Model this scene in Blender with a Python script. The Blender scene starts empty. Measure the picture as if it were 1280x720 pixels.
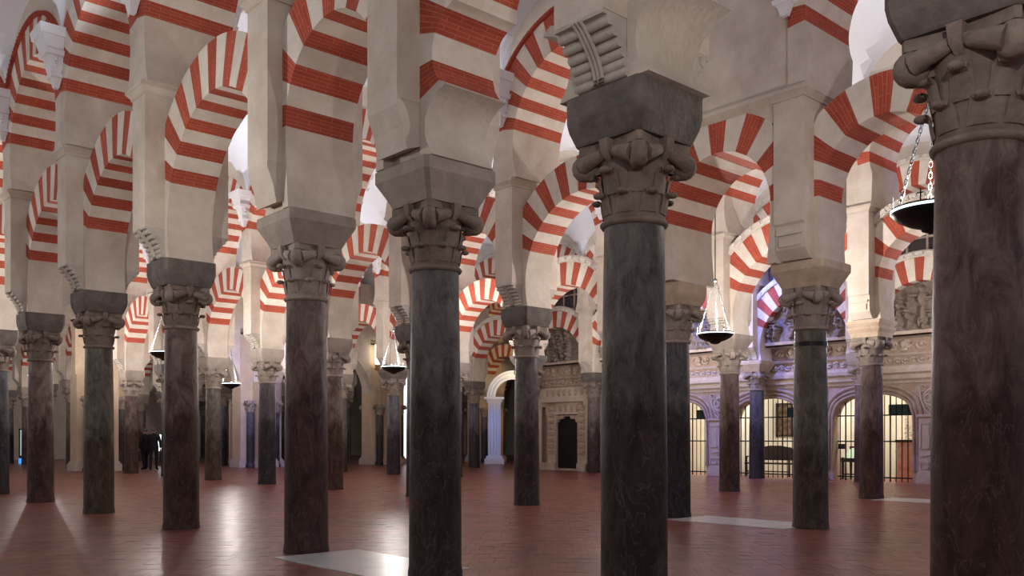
import bpy, bmesh, math, random
from mathutils import Vector, Matrix, noise
R = random.Random(7)
PI = math.pi
C = bpy.context.scene.collection

# ------------------------------------------------------------------ camera, world, exposure
YAW, FPX, CAMZ, HORIZ = 0.734, 1125.5, 1.313, 548.0
cam_d = bpy.data.cameras.new('camera'); cam = bpy.data.objects.new('camera', cam_d); C.objects.link(cam)
cam.location = (0, 0, CAMZ); cam.rotation_euler = (PI/2, 0, -YAW)
cam_d.sensor_width = 36; cam_d.lens = 36*FPX/1280; cam_d.shift_y = (HORIZ-360)/1280
cam_d.clip_end = 400
S = bpy.context.scene; S.camera = cam
S.view_settings.view_transform = 'Standard'; S.view_settings.look = 'None'
S.view_settings.exposure = 0.0; S.view_settings.gamma = 1.0
S.view_settings.use_curve_mapping = False
wd = bpy.data.worlds.new('world'); S.world = wd; wd.use_nodes = True
wd.node_tree.nodes['Background'].inputs[0].default_value = (0.95, 0.90, 0.94, 1)
wd.node_tree.nodes['Background'].inputs[1].default_value = 0.36
LAMP_W = 580.0            # light of one hanging lamp

# ------------------------------------------------------------------ the column grid (x across the arcades, y along them)
V1, AISLE, U0, WIDE, NARROW = 5.226, 6.9, 9.356, 3.654, 2.468
def RV(r): return V1+(r-1)*AISLE
def CU(c): return U0+(c*WIDE if c >= 0 else c*NARROW)
Z_SH, Z_CAP, Z_IMP, Z_COR, Z_UP = 2.94, 3.50, 3.86, 6.14, 6.28
Z_VAULT = 8.25

# ------------------------------------------------------------------ materials
def mat(name, col, rough=0.8, col2=None, scale=3.0, bump=0.0, bscale=30.0, spec=0.4, metal=0.0, emit=None, estr=0.0, vary=0.0, detail=6.0, lo=0.35, hi=0.7):
    m = bpy.data.materials.new(name); m.use_nodes = True
    nt = m.node_tree; N = nt.nodes; L = nt.links; b = N['Principled BSDF']
    b.inputs['Base Color'].default_value = (*col, 1); b.inputs['Roughness'].default_value = rough
    b.inputs['Specular IOR Level'].default_value = spec; b.inputs['Metallic'].default_value = metal
    if emit:
        b.inputs['Emission Color'].default_value = (*emit, 1); b.inputs['Emission Strength'].default_value = estr
    out = None
    if col2 or bump or vary:
        g = N.new('ShaderNodeNewGeometry'); pos = g.outputs['Position']
    if col2:
        n = N.new('ShaderNodeTexNoise'); n.inputs['Scale'].default_value = scale; n.inputs['Detail'].default_value = detail; n.inputs['Roughness'].default_value = 0.65
        L.new(pos, n.inputs['Vector'])
        r = N.new('ShaderNodeValToRGB'); r.color_ramp.elements[0].position = lo; r.color_ramp.elements[1].position = hi
        r.color_ramp.elements[0].color = (*col, 1); r.color_ramp.elements[1].color = (*col2, 1)
        L.new(n.outputs['Fac'], r.inputs['Fac']); out = r.outputs['Color']
    if vary:
        oi = N.new('ShaderNodeObjectInfo'); mr = N.new('ShaderNodeMapRange')
        mr.inputs['To Min'].default_value = 1-vary; mr.inputs['To Max'].default_value = 1+vary
        L.new(oi.outputs['Random'], mr.inputs['Value'])
        hs = N.new('ShaderNodeHueSaturation'); L.new(mr.outputs[0], hs.inputs['Value'])
        if out: L.new(out, hs.inputs['Color'])
        else: hs.inputs['Color'].default_value = (*col, 1)
        out = hs.outputs['Color']
    if out: L.new(out, b.inputs['Base Color'])
    if bump:
        n2 = N.new('ShaderNodeTexNoise'); n2.inputs['Scale'].default_value = bscale; n2.inputs['Detail'].default_value = 5
        L.new(pos, n2.inputs['Vector'])
        bp = N.new('ShaderNodeBump'); bp.inputs['Strength'].default_value = bump; bp.inputs['Distance'].default_value = 0.02
        L.new(n2.outputs['Fac'], bp.inputs['Height']); L.new(bp.outputs['Normal'], b.inputs['Normal'])
    return m

def marble(name, c1, c2, vein, stain, top=1.75, vs=5.0, rough=0.46):
    m = bpy.data.materials.new(name); m.use_nodes = True
    nt = m.node_tree; N = nt.nodes; L = nt.links; b = N['Principled BSDF']
    tc = N.new('ShaderNodeTexCoord'); oi = N.new('ShaderNodeObjectInfo')
    va = N.new('ShaderNodeVectorMath'); va.operation = 'MULTIPLY_ADD'; va.inputs[1].default_value = (1, 1, 0.45)
    L.new(tc.outputs['Object'], va.inputs[0]); L.new(oi.outputs['Location'], va.inputs[2])
    n = N.new('ShaderNodeTexNoise'); n.inputs['Scale'].default_value = vs; n.inputs['Detail'].default_value = 9; n.inputs['Roughness'].default_value = 0.7; n.inputs['Distortion'].default_value = 0.8
    L.new(va.outputs[0], n.inputs['Vector'])
    r = N.new('ShaderNodeValToRGB'); e = r.color_ramp.elements
    e[0].position = 0.36; e[0].color = (*c1, 1); e[1].position = 0.64; e[1].color = (*c2, 1)
    L.new(n.outputs['Fac'], r.inputs['Fac'])
    n2 = N.new('ShaderNodeTexNoise'); n2.inputs['Scale'].default_value = vs*0.8; n2.inputs['Detail'].default_value = 6; n2.inputs['Distortion'].default_value = 1.6
    L.new(va.outputs[0], n2.inputs['Vector'])
    vr = N.new('ShaderNodeValToRGB'); v = vr.color_ramp.elements
    v[0].position = 0.487; v[0].color = (0, 0, 0, 1); v[1].position = 0.5; v[1].color = (0.2, 0.2, 0.2, 1)
    x = vr.color_ramp.elements.new(0.513); x.color = (0, 0, 0, 1)
    L.new(n2.outputs['Fac'], vr.inputs['Fac'])
    # dark polish worn into the lower shaft with a ragged edge of its own
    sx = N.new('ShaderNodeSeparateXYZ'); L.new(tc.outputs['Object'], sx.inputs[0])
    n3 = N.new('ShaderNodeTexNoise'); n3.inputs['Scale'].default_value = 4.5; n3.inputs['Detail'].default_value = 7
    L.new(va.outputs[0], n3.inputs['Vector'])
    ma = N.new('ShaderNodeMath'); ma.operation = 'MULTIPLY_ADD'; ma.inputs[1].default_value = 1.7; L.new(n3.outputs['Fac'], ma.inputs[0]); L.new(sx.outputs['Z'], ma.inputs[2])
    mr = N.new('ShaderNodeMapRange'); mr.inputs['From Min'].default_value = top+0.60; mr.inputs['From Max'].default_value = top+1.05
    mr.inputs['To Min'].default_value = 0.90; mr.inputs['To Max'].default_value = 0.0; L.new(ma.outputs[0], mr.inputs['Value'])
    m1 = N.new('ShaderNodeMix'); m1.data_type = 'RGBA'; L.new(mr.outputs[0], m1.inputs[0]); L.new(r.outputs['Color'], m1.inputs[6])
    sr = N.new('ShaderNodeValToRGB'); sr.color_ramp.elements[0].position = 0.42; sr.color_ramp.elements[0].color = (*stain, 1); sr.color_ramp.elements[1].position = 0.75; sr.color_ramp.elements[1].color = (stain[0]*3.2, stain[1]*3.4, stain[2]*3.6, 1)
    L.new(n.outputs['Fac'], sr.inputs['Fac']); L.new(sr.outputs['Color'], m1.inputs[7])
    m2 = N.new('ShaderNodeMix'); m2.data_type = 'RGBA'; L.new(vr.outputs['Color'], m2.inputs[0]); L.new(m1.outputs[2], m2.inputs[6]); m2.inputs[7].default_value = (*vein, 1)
    L.new(m2.outputs[2], b.inputs['Base Color'])
    b.inputs['Roughness'].default_value = rough; b.inputs['Specular IOR Level'].default_value = 0.22
    bp = N.new('ShaderNodeBump'); bp.inputs['Strength'].default_value = 0.6; bp.inputs['Distance'].default_value = 0.015
    L.new(n.outputs['Fac'], bp.inputs['Height']); L.new(bp.outputs['Normal'], b.inputs['Normal'])
    return m

def brick_mat(name):
    m = bpy.data.materials.new(name); m.use_nodes = True
    nt = m.node_tree; N = nt.nodes; L = nt.links; b = N['Principled BSDF']
    tc = N.new('ShaderNodeTexCoord'); bt = N.new('ShaderNodeTexBrick')
    L.new(tc.outputs['UV'], bt.inputs['Vector'])
    bt.inputs['Color1'].default_value = (0.36, 0.066, 0.036, 1); bt.inputs['Color2'].default_value = (0.42, 0.085, 0.048, 1)
    bt.inputs['Mortar'].default_value = (0.52, 0.20, 0.14, 1); bt.inputs['Scale'].default_value = 1.0
    bt.inputs['Brick Width'].default_value = 0.29; bt.inputs['Row Height'].default_value = 0.062; bt.inputs['Mortar Size'].default_value = 0.0035
    bt.inputs['Mortar Smooth'].default_value = 0.3
    g = N.new('ShaderNodeNewGeometry'); n = N.new('ShaderNodeTexNoise'); n.inputs['Scale'].default_value = 2.5; n.inputs['Detail'].default_value = 6
    L.new(g.outputs['Position'], n.inputs['Vector'])
    mr = N.new('ShaderNodeMapRange'); mr.inputs['To Min'].default_value = 0.75; mr.inputs['To Max'].default_value = 1.3; L.new(n.outputs['Fac'], mr.inputs['Value'])
    oi = N.new('ShaderNodeObjectInfo'); mr2 = N.new('ShaderNodeMapRange'); mr2.inputs['To Min'].default_value = 0.88; mr2.inputs['To Max'].default_value = 1.1; L.new(oi.outputs['Random'], mr2.inputs['Value'])
    mu = N.new('ShaderNodeMath'); mu.operation = 'MULTIPLY'; L.new(mr.outputs[0], mu.inputs[0]); L.new(mr2.outputs[0], mu.inputs[1])
    hs = N.new('ShaderNodeHueSaturation'); L.new(mu.outputs[0], hs.inputs['Value']); L.new(bt.outputs['Color'], hs.inputs['Color'])
    L.new(hs.outputs['Color'], b.inputs['Base Color']); b.inputs['Roughness'].default_value = 0.85; b.inputs['Specular IOR Level'].default_value = 0.2
    return m

def floor_mat(name, tiled):
    m = bpy.data.materials.new(name); m.use_nodes = True
    nt = m.node_tree; N = nt.nodes; L = nt.links; b = N['Principled BSDF']
    g = N.new('ShaderNodeNewGeometry')
    n = N.new('ShaderNodeTexNoise'); n.inputs['Scale'].default_value = 0.9; n.inputs['Detail'].default_value = 8; L.new(g.outputs['Position'], n.inputs['Vector'])
    r = N.new('ShaderNodeValToRGB'); e = r.color_ramp.elements
    e[0].position = 0.3; e[0].color = (0.165, 0.055, 0.037, 1); e[1].position = 0.72; e[1].color = (0.275, 0.100, 0.070, 1)
    if tiled == 'stuff':
        at = N.new('ShaderNodeAttribute'); at.attribute_name = 'rnd'; rnd = at.outputs['Fac']
    elif tiled == 'one':
        oi = N.new('ShaderNodeObjectInfo'); rnd = oi.outputs['Random']
    else:
        mp = N.new('ShaderNodeMapping'); mp.inputs['Rotation'].default_value = (0, 0, PI/4); L.new(g.outputs['Position'], mp.inputs['Vector'])
        bt = N.new('ShaderNodeTexBrick'); bt.inputs['Scale'].default_value = 1; bt.inputs['Brick Width'].default_value = 0.34; bt.inputs['Row Height'].default_value = 0.17
        bt.inputs['Color1'].default_value = (0, 0, 0, 1); bt.inputs['Color2'].default_value = (1, 1, 1, 1); bt.inputs['Mortar'].default_value = (0, 0, 0, 1); bt.inputs['Mortar Size'].default_value = 0.004
        L.new(mp.outputs[0], bt.inputs['Vector']); rnd = bt.outputs['Color']
    mx = N.new('ShaderNodeMath'); mx.operation = 'MULTIPLY_ADD'; mx.inputs[1].default_value = 0.26; L.new(rnd, mx.inputs[0])
    sb = N.new('ShaderNodeMath'); sb.operation = 'SUBTRACT'; sb.inputs[1].default_value = 0.13; L.new(n.outputs['Fac'], sb.inputs[0]); L.new(sb.outputs[0], mx.inputs[2])
    L.new(mx.outputs[0], r.inputs['Fac']); L.new(r.outputs['Color'], b.inputs['Base Color'])
    n2 = N.new('ShaderNodeTexNoise'); n2.inputs['Scale'].default_value = 4; n2.inputs['Detail'].default_value = 4; L.new(g.outputs['Position'], n2.inputs['Vector'])
    mr = N.new('ShaderNodeMapRange'); mr.inputs['To Min'].default_value = 0.22; mr.inputs['To Max'].default_value = 0.42; L.new(n2.outputs['Fac'], mr.inputs['Value'])
    L.new(mr.outputs[0], b.inputs['Roughness']); b.inputs['Specular IOR Level'].default_value = 0.5
    bp = N.new('ShaderNodeBump'); bp.inputs['Strength'].default_value = 0.12; bp.inputs['Distance'].default_value = 0.01
    L.new(n2.outputs['Fac'], bp.inputs['Height']); L.new(bp.outputs['Normal'], b.inputs['Normal'])
    return m

M = {}
M['plaster'] = mat('cream_plaster', (0.63, 0.555, 0.475), 0.9, (0.47, 0.395, 0.32), 1.7, 0.45, 18, 0.15, vary=0.06)
M['stone'] = mat('white_voussoir_stone', (0.74, 0.67, 0.585), 0.9, (0.60, 0.525, 0.44), 2.8, 0.15, 30, 0.15, vary=0.05)
M['brick'] = brick_mat('red_brick')
M['vault'] = mat('white_vault_plaster', (0.86, 0.88, 0.93), 0.9, (0.80, 0.82, 0.88), 0.6, spec=0.1)
M['bracket'] = mat('white_plaster_ornament', (0.80, 0.80, 0.83), 0.85, spec=0.15)
M['wall'] = mat('upper_wall_plaster', (0.72, 0.65, 0.56), 0.9, (0.62, 0.54, 0.45), 1.2, 0.15, 20, 0.15)
M['imp_dark'] = mat('charcoal_impost_stone', (0.17, 0.145, 0.13), 0.85, (0.09, 0.075, 0.068), 5, 0.5, 22, 0.2, vary=0.15)
M['imp_grey'] = mat('grey_impost_stone', (0.36, 0.305, 0.26), 0.85, (0.26, 0.21, 0.18), 4, 0.4, 22, 0.2, vary=0.1)
M['imp_cream'] = mat('buff_impost_stone', (0.52, 0.42, 0.32), 0.85, (0.38, 0.28, 0.20), 4, 0.4, 22, 0.2, vary=0.1)
M['cap_dark'] = mat('brown_capital_stone', (0.27, 0.215, 0.175), 0.8, (0.15, 0.115, 0.095), 6, 0.5, 26, 0.2, vary=0.12)
M['cap_grey'] = mat('grey_capital_stone', (0.37, 0.315, 0.27), 0.8, (0.25, 0.20, 0.165), 6, 0.4, 26, 0.2, vary=0.1)
M['corbel'] = mat('corbel_stone', (0.52, 0.47, 0.41), 0.85, (0.40, 0.35, 0.30), 5, 0.3, 26, 0.2)
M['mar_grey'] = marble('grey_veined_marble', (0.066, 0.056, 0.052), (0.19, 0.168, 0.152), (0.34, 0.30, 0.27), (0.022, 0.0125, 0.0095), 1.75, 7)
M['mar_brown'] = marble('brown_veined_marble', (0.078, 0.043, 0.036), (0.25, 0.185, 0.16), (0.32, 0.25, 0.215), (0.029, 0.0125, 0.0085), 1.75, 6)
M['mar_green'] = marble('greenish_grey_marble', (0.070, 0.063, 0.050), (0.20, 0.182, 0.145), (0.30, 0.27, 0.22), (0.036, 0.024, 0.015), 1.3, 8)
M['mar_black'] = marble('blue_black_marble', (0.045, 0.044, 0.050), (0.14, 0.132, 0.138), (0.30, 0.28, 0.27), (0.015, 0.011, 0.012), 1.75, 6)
M['slab'] = mat('white_floor_marble', (0.60, 0.60, 0.58), 0.3, (0.45, 0.45, 0.44), 2.5, spec=0.5)
M['tile_stuff'] = floor_mat('terracotta_tiles', 'stuff'); M['tile_one'] = floor_mat('terracotta_tile', 'one'); M['floor'] = floor_mat('terracotta_floor', 'tex')
M['black'] = mat('black_iron', (0.012, 0.012, 0.013), 0.45, spec=0.4, metal=0.3)
M['chain'] = mat('steel_chain', (0.11, 0.12, 0.125), 0.45, metal=0.6)
M['led'] = mat('lamp_ring', (0.9, 0.95, 1), 0.4, emit=(0.75, 0.97, 1.0), estr=2.2)
M['carved'] = mat('carved_choir_stone', (0.46, 0.35, 0.275), 0.85, (0.33, 0.235, 0.18), 5, 0.4, 24, 0.2)
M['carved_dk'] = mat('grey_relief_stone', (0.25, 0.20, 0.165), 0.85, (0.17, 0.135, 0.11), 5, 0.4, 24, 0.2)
M['carved_lt'] = mat('pale_carved_stone', (0.56, 0.47, 0.39), 0.85, (0.44, 0.35, 0.28), 5, 0.3, 24, 0.2)
M['hood'] = mat('white_carved_hood', (0.70, 0.66, 0.59), 0.85, (0.52, 0.46, 0.39), 9, 0.4, 30, 0.2)
M['hood_red'] = mat('red_hood_moulding', (0.40, 0.075, 0.045), 0.85, (0.30, 0.05, 0.032), 5, spec=0.2)
M['room'] = mat('chapel_cream_wall', (0.80, 0.76, 0.66), 0.85, (0.68, 0.63, 0.53), 1.6, spec=0.15)
M['wood'] = mat('dark_wood', (0.035, 0.022, 0.014), 0.5, spec=0.35)
M['wood_orange'] = mat('orange_wood', (0.72, 0.33, 0.13), 0.5, (0.6, 0.25, 0.09), 7)
M['green'] = mat('green_board', (0.012, 0.05, 0.036), 0.5)
M['greenglass'] = mat('pale_green_glass_top', (0.40, 0.52, 0.42), 0.15)
M['paint'] = mat('dark_painting', (0.05, 0.032, 0.02), 0.4, (0.34, 0.23, 0.13), 5.5, lo=0.45, hi=0.8)
M['blue'] = mat('lit_blue_panel', (0.05, 0.2, 0.5), 0.5, emit=(0.05, 0.28, 0.9), estr=1.2)
M['screen'] = mat('lit_display', (0.5, 0.6, 0.6), 0.4, (0.1, 0.3, 0.25), 9, emit=(0.55, 0.75, 0.75), estr=0.5)
M['glow'] = mat('lit_white_panel', (0.9, 0.95, 1), 0.4, emit=(0.85, 0.95, 1.0), estr=1.6)
M['cloth'] = mat('black_cloth', (0.010, 0.010, 0.013), 0.85); M['skin'] = mat('skin', (0.42, 0.26, 0.19), 0.6); M['hair'] = mat('grey_hair', (0.12, 0.11, 0.11), 0.7)
M['window'] = mat('dark_window_glass', (0.06, 0.055, 0.05), 0.3); M['gold'] = mat('gilded_carving', (0.56, 0.36, 0.15), 0.55, (0.36, 0.21, 0.08), 9)
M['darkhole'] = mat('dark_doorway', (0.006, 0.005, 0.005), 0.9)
M['sconce'] = mat('sconce_shade', (1, 0.95, 0.8), 0.5, emit=(1.0, 0.90, 0.68), estr=5.0)

# ------------------------------------------------------------------ mesh helpers
class MB:
    def __init__(s): s.v = []; s.f = []; s.m = []; s.uv = []
    def face(s, idx, mi=0, uv=None): s.f.append(tuple(idx)); s.m.append(mi); s.uv.append(uv)
    def box(s, x0, x1, y0, y1, z0, z1, mi=0):
        o = len(s.v)
        s.v += [(x0, y0, z0), (x1, y0, z0), (x1, y1, z0), (x0, y1, z0), (x0, y0, z1), (x1, y0, z1), (x1, y1, z1), (x0, y1, z1)]
        for q in ((3, 2, 1, 0), (4, 5, 6, 7), (0, 1, 5, 4), (1, 2, 6, 5), (2, 3, 7, 6), (3, 0, 4, 7)): s.face([o+i for i in q], mi)
        return s
    def frustum(s, cx, cy, z0, hx0, hy0, z1, hx1, hy1, mi=0, top=True, bot=True):
        o = len(s.v)
        for z, hx, hy in ((z0, hx0, hy0), (z1, hx1, hy1)):
            s.v += [(cx-hx, cy-hy, z), (cx+hx, cy-hy, z), (cx+hx, cy+hy, z), (cx-hx, cy+hy, z)]
        for q in ((0, 1, 5, 4), (1, 2, 6, 5), (2, 3, 7, 6), (3, 0, 4, 7)): s.face([o+i for i in q], mi)
        if bot: s.face([o+i for i in (3, 2, 1, 0)], mi)
        if top: s.face([o+i for i in (4, 5, 6, 7)], mi)
        return s
    def lathe(s, prof, n=24, c=(0, 0, 0), mi=0, cap=True):
        o = len(s.v)
        for r, z in prof:
            for k in range(n):
                a = 2*PI*k/n; s.v.append((c[0]+r*math.cos(a), c[1]+r*math.sin(a), c[2]+z))
        for i in range(len(prof)-1):
            for k in range(n):
                a = o+i*n+k; b = o+i*n+(k+1) % n
                s.face((a, b, b+n, a+n), mi)
        if cap:
            s.face([o+k for k in range(n)][::-1], mi); s.face([o+(len(prof)-1)*n+k for k in range(n)], mi)
        return s
    def prism(s, poly, axis, a0, a1, mi=0):
        # poly: 2-D points; axis 'x': poly=(y,z), 'y': poly=(x,z), 'z': poly=(x,y)
        o = len(s.v); n = len(poly)
        for a in (a0, a1):
            for p, q in poly:
                s.v.append({'x': (a, p, q), 'y': (p, a, q), 'z': (p, q, a)}[axis])
        s.face(range(o, o+n), mi); s.face(list(range(o+n, o+2*n))[::-1], mi)
        for i in range(n):
            j = (i+1) % n; s.face((o+i, o+n+i, o+n+j, o+j), mi)
        return s
    def tube(s, pts, r, n=6, mi=0, closed=False, rs=None):
        o = len(s.v); P = [Vector(p) for p in pts]; m = len(P)
        for i, p in enumerate(P):
            if closed: d = P[(i+1) % m]-P[i-1]
            else: d = P[min(i+1, m-1)]-P[max(i-1, 0)]
            d.normalize(); a = d.cross(Vector((0, 0, 1)))
            if a.length < 0.05: a = d.cross(Vector((1, 0, 0)))
            a.normalize(); b = d.cross(a)
            rr = rs[i] if rs else r
            for k in range(n):
                t = 2*PI*k/n; s.v.append(tuple(p+a*(rr*math.cos(t))+b*(rr*math.sin(t))))
        for i in range(m if closed else m-1):
            for k in range(n):
                a = o+i*n+k; b = o+i*n+(k+1) % n; e = ((i+1) % m-i)*n
                s.face((a, b, b+e, a+e), mi)
        if not closed:
            s.face([o+k for k in range(n)][::-1], mi); s.face([o+(m-1)*n+k for k in range(n)], mi)
        return s
    def ball(s, c, rx, ry, rz, n=10, m=6, mi=0):
        o = len(s.v)
        for i in range(1, m):
            p = PI*i/m
            for k in range(n):
                t = 2*PI*k/n; s.v.append((c[0]+rx*math.sin(p)*math.cos(t), c[1]+ry*math.sin(p)*math.sin(t), c[2]+rz*math.cos(p)))
        for i in range(m-2):
            for k in range(n):
                a = o+i*n+k; b = o+i*n+(k+1) % n; s.face((a, a+n, b+n, b), mi)
        t = len(s.v); s.v += [(c[0], c[1], c[2]+rz), (c[0], c[1], c[2]-rz)]
        for k in range(n):
            s.face((t, o+k, o+(k+1) % n), mi); q = o+(m-2)*n; s.face((t+1, q+(k+1) % n, q+k), mi)
        return s
    def mesh(s, name, mats, smooth=None):
        me = bpy.data.meshes.new(name); me.from_pydata([tuple(v) for v in s.v], [], s.f)
        if not isinstance(mats, (list, tuple)): mats = [mats]
        for m in mats: me.materials.append(M[m] if isinstance(m, str) else m)
        me.polygons.foreach_set('material_index', s.m)
        if any(s.uv):
            ul = me.uv_layers.new(name='UVMap')
            for p, uv in zip(me.polygons, s.uv):
                if uv:
                    for li, c in zip(p.loop_indices, uv): ul.data[li].uv = c
        bm = bmesh.new(); bm.from_mesh(me); bmesh.ops.recalc_face_normals(bm, faces=bm.faces); bm.to_mesh(me); bm.free()
        if smooth:
            me.shade_smooth(); me.set_sharp_from_angle(angle=math.radians(smooth))
        return me

def obj(name, me, parent=None, loc=(0, 0, 0), rz=0.0, kind=None, label=None, cat=None, group=None):
    o = bpy.data.objects.new(name, me); C.objects.link(o)
    o.location = loc
    if rz: o.rotation_euler = (0, 0, rz)
    if parent: o.parent = parent
    for k, v in (('kind', kind), ('label', label), ('category', cat), ('group', group)):
        if v: o[k] = v
    return o
def thing(name, label, cat, loc=(0, 0, 0), rz=0.0, group=None): return obj(name, None, None, loc, rz, None, label, cat, group)
def setmat(o, m):
    o.material_slots[0].link = 'OBJECT'; o.material_slots[0].material = M[m]

ARC = {1: 'arcade farthest from carved wall', 2: 'middle arcade', 3: 'arcade next to carved wall', 4: 'arcade against carved wall',
       5: 'first arcade behind carved wall', 6: 'second arcade behind carved wall', 7: 'third arcade behind carved wall'}
ORD = ['first', 'second', 'third', 'fourth', 'fifth', 'sixth', 'seventh', 'eighth', 'ninth', 'tenth']
def where(r, c):      # which column: counted from the white floor slab lying between columns -1 and 0 of each arcade, or from the cross-shaped piers
    if c > PIERCOL: return '%s beyond cross-shaped pier, %s' % (ORD[c-PIERCOL-1], ARC[r])
    if r >= 5: return '%s before cross-shaped pier, %s' % (ORD[PIERCOL-c-1], ARC[r])
    if c >= 0: return '%s past the floor slab, %s' % (ORD[c], ARC[r])
    return '%s before the floor slab, %s' % (ORD[-c-1], ARC[r])
def where_bay(r, c):  # bay between c-1 and c
    if c > PIERCOL: return '%s bay beyond cross-shaped pier, %s' % (ORD[c-PIERCOL-1], ARC[r])
    if r >= 5: return '%s bay before cross-shaped pier, %s' % (ORD[PIERCOL-c], ARC[r])
    if c == 0: return 'over the floor slab, %s' % ARC[r]
    if c > 0: return '%s bay past the floor slab, %s' % (ORD[c-1], ARC[r])
    return '%s bay before the floor slab, %s' % (ORD[-c-1], ARC[r])
PIERCOL = 8
CMAX, RMAX = 14, 7

# ------------------------------------------------------------------ floor
fl = obj('floor', MB().box(-8, 54, -9, 72, -0.12, -0.012).mesh('floor', 'floor'), kind='structure', label='terracotta brick floor laid in diagonal rows, worn glossy')
SL = [(RV(r)-0.54, RV(r)+0.53, 7.0, 9.1) for r in (1, 2, 3)]
TW, TL = 0.17, 0.34
def proj(x, y, z=0.0):
    d = y*math.cos(YAW)+x*math.sin(YAW); X = -y*math.sin(YAW)+x*math.cos(YAW)
    if d < 0.5: return (9999, 9999, d)
    return (640+FPX*X/d, HORIZ-FPX*(z-CAMZ)/d, d)
tiles = []
c45 = math.cos(PI/4)
for i in range(int(-22/TW), int(22/TW)):
    for j in range(int(-1/TL), int(42/TL)):
        a = (i+0.5+(0.5 if j % 2 else 0))*TW; b = (j+0.5)*TL     # a across, b along the diagonal
        x = (a+b)*c45; y = (b-a)*c45
        if not (-6 < x < 26.2 and 2 < y < 31): continue
        if any(s[0]+0.16 < x < s[1]-0.16 and s[2]+0.16 < y < s[3]-0.16 for s in SL): continue
        px, py, d = proj(x, y)
        if d < 6 or d > 27 or px < -500 or px > 1780: continue
        tiles.append((py if (0 <= px <= 1280 and py <= 722) else -1, x, y))
tiles.sort(reverse=True)
tm = MB().frustum(0, 0, -0.012, TL/2, TW/2, 0.0, TL/2-0.0012, TW/2-0.0012, bot=False).mesh('floor_tile', 'tile_one')
tb = MB(); rn = []
for k, (py, x, y) in enumerate(tiles):
    rx, ry, dz = R.gauss(0, 0.004), R.gauss(0, 0.004), R.uniform(-0.0012, 0.0006)
    if k < 300:
        o = obj('floor_tile', tm, fl, (x, y, dz), PI/4); o.rotation_euler = (rx, ry, PI/4)
    else:
        o = len(tb.v); hl, hw = TL/2-0.0012, TW/2-0.0012
        for z, e in ((-0.012, 0.001), (0, 0)):
            for sa, sb in ((-1, -1), (1, -1), (1, 1), (-1, 1)):
                lx, ly = sa*(hl+e), sb*(hw+e); gx = (lx-ly)*c45; gy = (lx+ly)*c45
                tb.v.append((x+gx, y+gy, z+dz+(gx*ry-gy*rx if z == 0 else 0)))
        q = R.random()
        for f in ((4, 5, 6, 7), (0, 1, 5, 4), (1, 2, 6, 5), (2, 3, 7, 6), (3, 0, 4, 7)): tb.face([o+i for i in f]); rn.append(q)
me = bpy.data.meshes.new('floor_tiles'); me.from_pydata(tb.v, [], tb.f); me.materials.append(M['tile_stuff'])
at = me.attributes.new('rnd', 'FLOAT', 'FACE'); at.data.foreach_set('value', rn)
obj('floor_tile_field', me, fl, kind='stuff')
for r, s in zip((1, 2, 3), SL):
    b = MB().box(s[0], s[1], s[2], s[3], -0.012, 0.008)
    obj('floor_slab', b.mesh('floor_slab', 'slab'), label='white marble tomb slab set in the floor, '+ARC[r], cat='floor slab', group='white floor slabs between columns')

# ------------------------------------------------------------------ columns
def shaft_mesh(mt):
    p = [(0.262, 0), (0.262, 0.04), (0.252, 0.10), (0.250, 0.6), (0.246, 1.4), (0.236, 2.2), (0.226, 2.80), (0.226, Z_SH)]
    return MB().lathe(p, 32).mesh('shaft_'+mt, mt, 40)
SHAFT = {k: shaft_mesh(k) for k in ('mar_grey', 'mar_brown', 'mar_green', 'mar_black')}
ASTR = MB().lathe([(0.222, 0), (0.245, 0.006), (0.256, 0.022), (0.256, 0.034), (0.245, 0.048), (0.225, 0.055)], 28).mesh('astragal', 'cap_grey', 50)
def leaf(b, ang, prof, w0, w1):
    o = len(b.v); n = len(prof); ca, sa = math.cos(ang), math.sin(ang)
    for i, (r, z) in enumerate(prof):
        w = w0+(w1-w0)*i/(n-1)
        for t in (-w, -w*0.5, w*0.5, w):
            rr = r-(0.016 if abs(t) == w else 0)
            b.v.append((rr*ca-t*sa, rr*sa+t*ca, z))
    for i in range(n-1):
        for k in range(3):
            a = o+i*4+k; b.face((a, a+1, a+5, a+4))
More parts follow.
